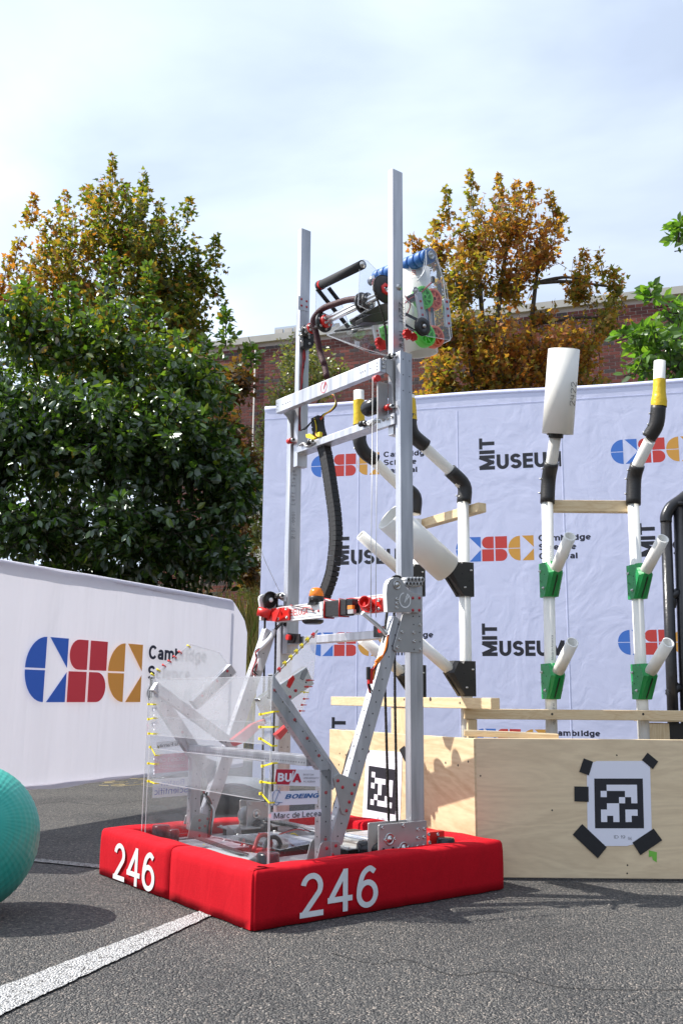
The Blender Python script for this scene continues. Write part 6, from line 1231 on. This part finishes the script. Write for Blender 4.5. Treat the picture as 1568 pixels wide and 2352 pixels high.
wires('wire','1',((385,1385),(378,1450),(370,1520)),v=.725,n=2,cols=[REDW,RUB],sd=13); wires('wire','2',((370,-10),(375,80),(365,180),(362,260),(345,420),(350,560)),v=.725,n=3,r=.0025,sp=.002,cols=[RUB,REDW,REDW],sd=14)
wires('wire','2',((350,560),(400,540),(440,490),(470,480)),u=UR-.004,n=2,r=.002,cols=[RUB],sd=15)
wires('wire','2',((490,480),(520,450),(570,420),(600,380),(590,330),(575,310)),u=UR+.02,n=5,r=.0022,sp=.003,cols=[RUB,ORGL,YEL,REDW,RUB],sd=16)
wires('wire','2',((445,480),(455,540),(470,600),(500,590)),u=UR+.01,n=3,r=.002,cols=[RUB,YEL,REDW],sd=17)
m_=M(); m_.prism([L('2',x,y,u=UR+.0) for x,y in ((385,588),(415,582),(450,612),(440,625),(390,612))],U_*.012); part(m_,'yellow_lever',YEL,.001)
m_=M(); p=L('2',485,590,u=UR); m_.ob(p,U_*.006,W_*.008,Z_*.008); part(m_,'yellow_connector',YEL)
wires('wire','i',((560,410),(680,380),(760,390)),z if 0 else None,u=.40,n=3,sd=18)
for i in range(14):
    a_=V((random.uniform(.25,.6),random.uniform(.25,.7),.07)); b_=a_+V((random.uniform(-.12,.12),random.uniform(-.12,.12),.01)); m_=M(); m_.tube(spline([a_,a_.lerp(b_,.5)+V((0,0,random.uniform(.02,.06))),b_],5),.0022,5); part(m_,'wire',random.choice(WC))
# ---- intake head at the top
K=lambda x,y,v=None,u=None:L('k',x,y,v=v,u=u)
us=.625
s0=K(20,920,v=.715); s1=K(960,470,v=.215); us=(s0.x+s1.x)/2; zs=(s0.z+s1.z)/2
s0=V((s0.x,.722,s0.z)); s1=V((s1.x,.220,s1.z)); sdn=(s1-s0).normalized()
for q in (V((-.004,0,.0075)),V((.004,0,.0)),V((-.005,0,-.0075))):
    m_=M(); m_.tube([s0+q,s1+q],.0082,14); part(m_,'pivot_tube',ALUB)
def onS(x): # point on the shaft at picture column x of zoom k
    best=min(range(101),key=lambda i:abs(((px(RN+RA*(s0.lerp(s1,i/100)).x+RB*(s0.lerp(s1,i/100)).y+V((0,0,s0.lerp(s1,i/100).z)))[0])-(1200+x*.41454)/1.74171))); return s0.lerp(s1,best/100)
def collar(x,r,ln_,mt,name,red=False):
    c=onS(x); m_=M(); m_.lathe(c-sdn*ln_/2,sdn,[(0,.012),(0,r),(ln_,r),(ln_,.012)],26); o=part(m_,name,mt)
    for i in range(6):
        a_=i*math.pi/3; ax=sdn; x_=ax.orthogonal().normalized(); y_=ax.cross(x_); bolt(c+sdn*ln_/2+(x_*math.cos(a_)+y_*math.sin(a_))*r*.72,ax,o)
        bolt(c-sdn*ln_/2+(x_*math.cos(a_)+y_*math.sin(a_))*r*.72,-ax,o)
    return o
collar(222,.037,.009,BLKP,'round_flange'); collar(252,.024,.016,REDP,'red_hub'); collar(612,.040,.009,BLKP,'round_flange'); collar(660,.030,.012,BLKP,'round_flange'); collar(60,.022,.014,BLKP,'end_collar'); collar(110,.021,.006,REDP,'red_clip')
m_=M(); m_.prism([K(x,y,v=.728) for x,y in ((5,870),(50,850),(75,860),(108,950),(105,1050),(80,1085),(20,1090),(0,1060))],-W_*.02); eb=part(m_,'shaft_block',BLKP,.002)
for x,y in ((15,945),(88,1025),(15,1005),(85,965)): bolt(K(x,y,v=.708),-W_,eb)
# big sprocket and chain near the right post
c_=K(826,500,v=.262); m_=M(); m_.lathe(c_,W_,[(0,.012),(0,.046),(.003,.049),(.007,.049),(.009,.046),(.009,.012)],40); part(m_,'large_sprocket',BLKP)
m_=M(); m_.lathe(c_-W_*.004,W_,[(0,.010),(0,.022),(.004,.022)],6); part(m_,'red_hub',REDP)
cpts=[c_+V((.049*math.cos(a),.005,.049*math.sin(a))) for a in [math.radians(60+i*15) for i in range(10)]]
chain(cpts+[K(800,760,v=.267),K(825,900,v=.267),K(842,1080,v=.267)])
# maroon braided harness
m_=M(); m_.tube(spline([K(570,590,v=.40),K(450,605,v=.46),K(340,640,v=.52),K(230,680,v=.58),K(160,740,v=.62),K(125,810,v=.64),K(150,900,v=.64),K(175,1010,v=.64),K(195,1120,v=.64),L('1',510,1480,v=.62),L('2',520,110,v=.62),L('2',535,190,v=.60)],5),.0115,10); part(m_,'braided_harness',MAR)
# black roller on its belt drive
r0=K(215,452,v=.60); r1=K(600,262,v=.33); rm=(r0.x+r1.x)/2; m_=M(); m_.tube([r0,r1],.0165,20); part(m_,'intake_roller',RUB)
rd=(r1-r0).normalized(); m_=M(); m_.lathe(r0,-rd,[(0,.0175),(.012,.0175),(.012,.0001)],20); part(m_,'red_hub',REDP); m_=M(); m_.lathe(r0-rd*.012,-rd,[(0,.0185),(.012,.0185),(.014,.014),(.014,.0001)],20); part(m_,'pulley',BLKP)
m_=M(); m_.lathe(r1,rd,[(0,.012),(.004,.012),(.004,.008),(.008,.008),(.008,.0001)],16); part(m_,'bearing',SCREW)
for (xa,ya),(xb,yb) in (((165,495),(470,870)),((275,485),(385,625))):
    A=K(xa,ya,v=.62); B_=K(xb,yb,v=.62); d=(B_-A).normalized(); m_=M(); m_.bar(A,B_,.008,.014,W_.cross(d)); 
    n=int((B_-A).length/.006)
    for i in range(n): m_.bar(A.lerp(B_,(i+.3)/n)+W_.cross(d)*.005,A.lerp(B_,(i+.7)/n)+W_.cross(d)*.005,.003,.013,W_.cross(d))
    part(m_,'drive_belt',RUB)
# clear plates of the intake
sheet_('intake_plate',[K(x,y,v=.635) for x,y in ((155,500),(290,490),(395,620),(480,870),(260,935),(150,760))],POLY)
sheet_('intake_plate',[K(x,y,v=.34) for x,y in ((578,240),(610,212),(650,225),(760,335),(860,640),(820,790),(560,650),(565,560))],POLY)
sheet_('intake_plate',[K(x,y,v=.12) for x,y in ((1215,130),(1240,105),(1280,108),(1310,150),(1375,370),(1415,490),(1465,960),(1440,990),(1225,950),(1010,860),(1010,420),(1180,360))],POLY)
sheet_('intake_plate',[K(x,y,v=.36) for x,y in ((1300,160),(1380,400),(1450,990),(1260,1078),(1000,1100),(850,1140),(640,1080),(260,940),(640,700))],POLY)
sheet_('intake_plate',[K(x,y,v=.45) for x,y in ((260,940),(520,860),(860,800),(860,1140),(700,1120))],POLY)
# blue compliant rollers: eight discs with gaps on a shaft
t0=K(735,390,v=.42); t1=K(1262,168,v=.145); td=(t1-t0).normalized(); lt=(t1-t0).length
m_=M(); m_.tube([t0,t1+td*.006],.006,10); part(m_,'roller_shaft',SCREW)
nb_=9
for i in range(nb_):
    a_=t0+td*lt*(i/nb_+.01); ln_=lt/nb_*.80; m_=M(); rr_=.026; m_.lathe(a_,td,[(0,.008),(0,rr_*.96),(.003,rr_),(ln_-.003,rr_),(ln_,rr_*.96),(ln_,.008)],26); o=part(m_,'blue_roller_disc',BLUW)
    if i in (5,6):
        x_=td.orthogonal().normalized(); y_=td.cross(x_)
        for q in range(6): a2_=q*math.pi/3; m_=M(); m_.disc(a_+td*(ln_+.0004)+(x_*math.cos(a2_)+y_*math.sin(a2_))*.016,td,.0045,8); part(m_,'lightening_hole',HOLE,0,o)
m_=M(); m_.lathe(t1,td,[(0,.0145),(.003,.0145),(.003,.011),(.001,.011),(.001,.006),(.007,.006),(.007,.0001)],20); part(m_,'bearing',SCREW)
# spoked compliant wheels
def wheel(x,y,v,r,mt,name,wd=.028,u_sh=0):
    c=K(x,y,v=v); o_=M(); o_.lathe(c,W_,[(0,r*.76),(0,r*.97),(.004,r),(wd-.004,r),(wd,r*.97),(wd,r*.76),(0,r*.76)],30); h=part(o_,name,mt)
    m_=M(); m_.lathe(c,W_,[(0,.006),(0,.011),(wd,.011),(wd,.006)],14); part(m_,'hub',mt,0,h)
    for i in range(8):
        a_=i*math.pi/4+.2; d=V((math.cos(a_),0,math.sin(a_))); b_=V((math.cos(a_+.5),0,math.sin(a_+.5))); m_=M(); m_.bar(c+W_*wd/2+d*.009,c+W_*wd/2+b_*r*.80,.0045,wd*.85,W_.cross((b_*r*.8-d*.009).normalized())); part(m_,'spoke',mt,0,h)
    m_=M(); m_.lathe(c+W_*wd*.3,W_,[(0,.010),(0,r*.78),(wd*.3,r*.78),(wd*.3,.010)],24); part(m_,'web',mt,0,h)
    return h
wheel(1205,572,.165,.039,GRNW,'green_wheel'); wheel(1298,590,.185,.038,ORGW,'orange_wheel'); wheel(1225,935,.165,.040,GRNW,'green_wheel'); wheel(1315,950,.185,.038,ORGW,'orange_wheel')
wheel(845,945,.42,.038,GRNW,'green_wheel')
for x0,y0,x1,y1 in ((1215,660,1235,850),(1268,660,1282,870)):
    m_=M(); A=K(x0,y0,v=.19); B_=K(x1,y1,v=.19); m_.bar(A,B_,.006,.008,W_.cross((B_-A).normalized())); part(m_,'drive_belt',mat('slate_belt',(.05,.07,.12),.6) if 'slate_belt' not in MATS else MATS['slate_belt'])
for x0,y0,x1,y1,v_ in ((1135,530,1175,790,.150),(1400,600,1425,860,.125),(720,850,755,1010,.40)):
    A=K(x0,y0,v=v_); B_=K(x1,y1,v=v_); m_=M(); m_.bar(A,B_,.024,.012,U_); o=part(m_,'riveted_tube',ALU,.001)
    for f in ((.1,.36,.62,.9) if v_<.14 else (.35,.6,.85)): rivet(A.lerp(B_,f)-W_*.006,-W_,o)
m_=M(); A=K(1110,515,v=.14); m_.lathe(A,-W_,[(0,.013),(.004,.013),(.004,.010),(.001,.010),(.001,.006),(.008,.0055),(.008,.0001)],20); part(m_,'bearing',SCREW)
# pulleys and belts on the right plate
c_=K(1165,868,v=.118); m_=M(); m_.lathe(c_,-W_,[(0,.030),(.003,.030),(.003,.026),(.010,.026),(.010,.030),(.013,.030),(.013,.008),(.011,.008),(.011,.0001)],30); pu=part(m_,'belt_pulley',BLKP)
m_=M(); m_.lathe(c_-W_*.013,-W_,[(0,.006),(.006,.006),(.006,.0001)],10); part(m_,'shaft_bolt',SCREW,0,pu)
for (xa,ya),(xb,yb) in (((1010,735),(1140,800)),((1010,840),(1100,900))):
    A=K(xa,ya,v=.125); B_=K(xb,yb,v=.125); m_=M(); m_.bar(A,B_,.005,.009,W_.cross((B_-A).normalized())); part(m_,'drive_belt',RUB)
for x,y,v_,r in ((1045,930,.14,.018),(1105,955,.14,.014),(790,1030,.32,.022),(770,1000,.32,.015)):
    c_=K(x,y,v=v_); m_=M(); R_=[]
    for h in (0,.012): R_.append([c_+W_*h+V((math.cos(2*math.pi*i/32),0,math.sin(2*math.pi*i/32)))*(r if i%4<2 else r*.82) for i in range(32)])
    m_.rings(R_,0,True,False); part(m_,'red_gear',REDP)
m_=M(); c_=K(700,1070,v=.46); m_.cyl(c_,c_-W_*.05,.007,10); m_.lathe(c_,W_,[(0,.0001),(0,.015),(.012,.015),(.012,.0001)],16); part(m_,'idler_roller',BLKP)
# motors and small electronics inside the head
for x,y,v_,r,l in ((690,760,.42,.024,.07),(560,800,.50,.018,.05),(480,905,.52,.014,.035),(1050,600,.2,.014,.05)):
    c_=K(x,y,v=v_); m_=M(); m_.lathe(c_,-W_,[(0,.0001),(0,r),(l*.8,r),(l,r*.8),(l,.0001)],18); part(m_,'motor',BLKM)
m_=M(); m_.prism([K(x,y,v=.49) for x,y in ((520,770),(600,735),(615,750),(610,800),(570,830),(530,810))],W_*.03); part(m_,'sensor_housing',BLKP,.002)
m_=M(); c_=K(470,915,v=.515); m_.cyl(c_,c_+V((-.012,-.03,0)),.010,12); part(m_,'cream_spacer',PVC)
m_=M(); m_.prism([K(x,y,v=.30) for x,y in ((600,775),(700,735),(850,700),(850,800),(720,820),(610,815))],W_*.04); part(m_,'carriage_block',BLKP,.002)
m_=M(); m_.prism([K(x,y,v=.31) for x,y in ((640,720),(760,650),(860,620),(860,790),(760,780))],W_*.004); part(m_,'black_mount_plate',BLKP,.001)
for x,y in ((755,712),(820,700),(760,770),(835,760)): bolt(K(x,y,v=.34),-W_)
m_=M(); m_.tube(spline([K(335,905,v=.45),K(500,880,v=.45),K(640,850,v=.42),K(760,830,v=.40),K(840,825,v=.36)],5),.004,6); part(m_,'cable_bundle',RUB)
m_=M(); m_.tube(spline([K(500,895,v=.44),K(640,865,v=.42),K(760,845,v=.40)],4),.003,6); part(m_,'cable_bundle',PLATE)
for pts,cl in ((((1275,430),(1220,480),(1150,545),(1060,590),(1010,640)),REDW),(((1010,560),(1060,640),(1040,720),(1010,760)),REDW),(((1020,600),(1080,660),(1090,740)),WHT),(((700,430),(720,400),(760,410),(770,440),(740,480),(705,470),(700,430)),REDW),(((700,460),(705,510),(740,520),(765,490)),WHT),(((1290,250),(1210,380),(1130,420)),WHT) if 0 else (((1212,120),(1215,250),(1190,340),(1130,420)),WHT)):
    m_=M(); v_=.16 if pts[0][0]>900 else .37
    if pts[0]==(1212,120): v_=.118
    m_.tube(spline([K(x,y,v=v_) for x,y in pts],5),.0022,5); part(m_,'wire',cl)
m_=M(); p=K(1280,405,v=.15); m_.ob(p,U_*.006,W_*.004,Z_*.010); part(m_,'beam_sensor',BLKP)
m_=M(); p=K(553,1025,v=.449); m_.ob(p,U_*.010,W_*.0005,Z_*.010); part(m_,'paper_marker',PAPER)
m_=M(); m_.prism([K(x,y,v=.45) for x,y in ((330,830),(375,825),(385,860),(355,880))],-W_*.002); part(m_,'paper_marker',PVC)
# silver motor cans left of the sprocket
c_=K(730,400,v=.40); m_=M(); m_.lathe(c_,W_,[(0,.0001),(0,.016),(.03,.016),(.03,.0001)],16); part(m_,'small_motor',SCREW)
# white pipe section held inside the head
hd=thing('pipe_section','wide white pipe section gripped upright by the intake head at the top of the robot','pipe',RN,0,'wide white pipe sections')
wl=lambda P:RA*P.x+RB*P.y+Z_*P.z
a=wl(K(1172,1120,v=.27)); b=wl(K(1098,375,v=.27)); hd.location=RN+a; m_=M(); m_.pipe((0,0,0),(b-a).normalized()*.302,.057,.0515,48); m_.build('tube',PVC,hd)
m_=M(); fd=(V((0,-1,0))-(b-a).normalized()*V((0,-1,0)).dot((b-a).normalized())).normalized(); du=(b-a).normalized(); rg=du.cross(fd); rg=rg if rg.x>0 else -rg; q=du*.28+fd*.0575
m_.bar(q-rg*.012,q-rg*.001,.001,.0008,du); m_.bar(q-rg*.012-du*.014,q-rg*.001-du*.014,.001,.0008,du); m_.bar(q-rg*.012-du*.014,q-rg*.012,.001,.0008,rg); m_.bar(q-rg*.001-du*.014,q-rg*.001,.001,.0008,rg); m_.bar(q-rg*.012-du*.007,q-rg*.001-du*.007,.001,.0008,du); m_.build('red_stamp',REDP,hd)
hand('handwriting','6',du*.055+fd*.050+rg*.030,rg*.9-fd*.45,du,.016,hd,INKG,.0012)
#print('leaves',ST,'objects',len(bpy.data.objects),'tris',sum(len(m.polygons) for m in bpy.data.meshes))
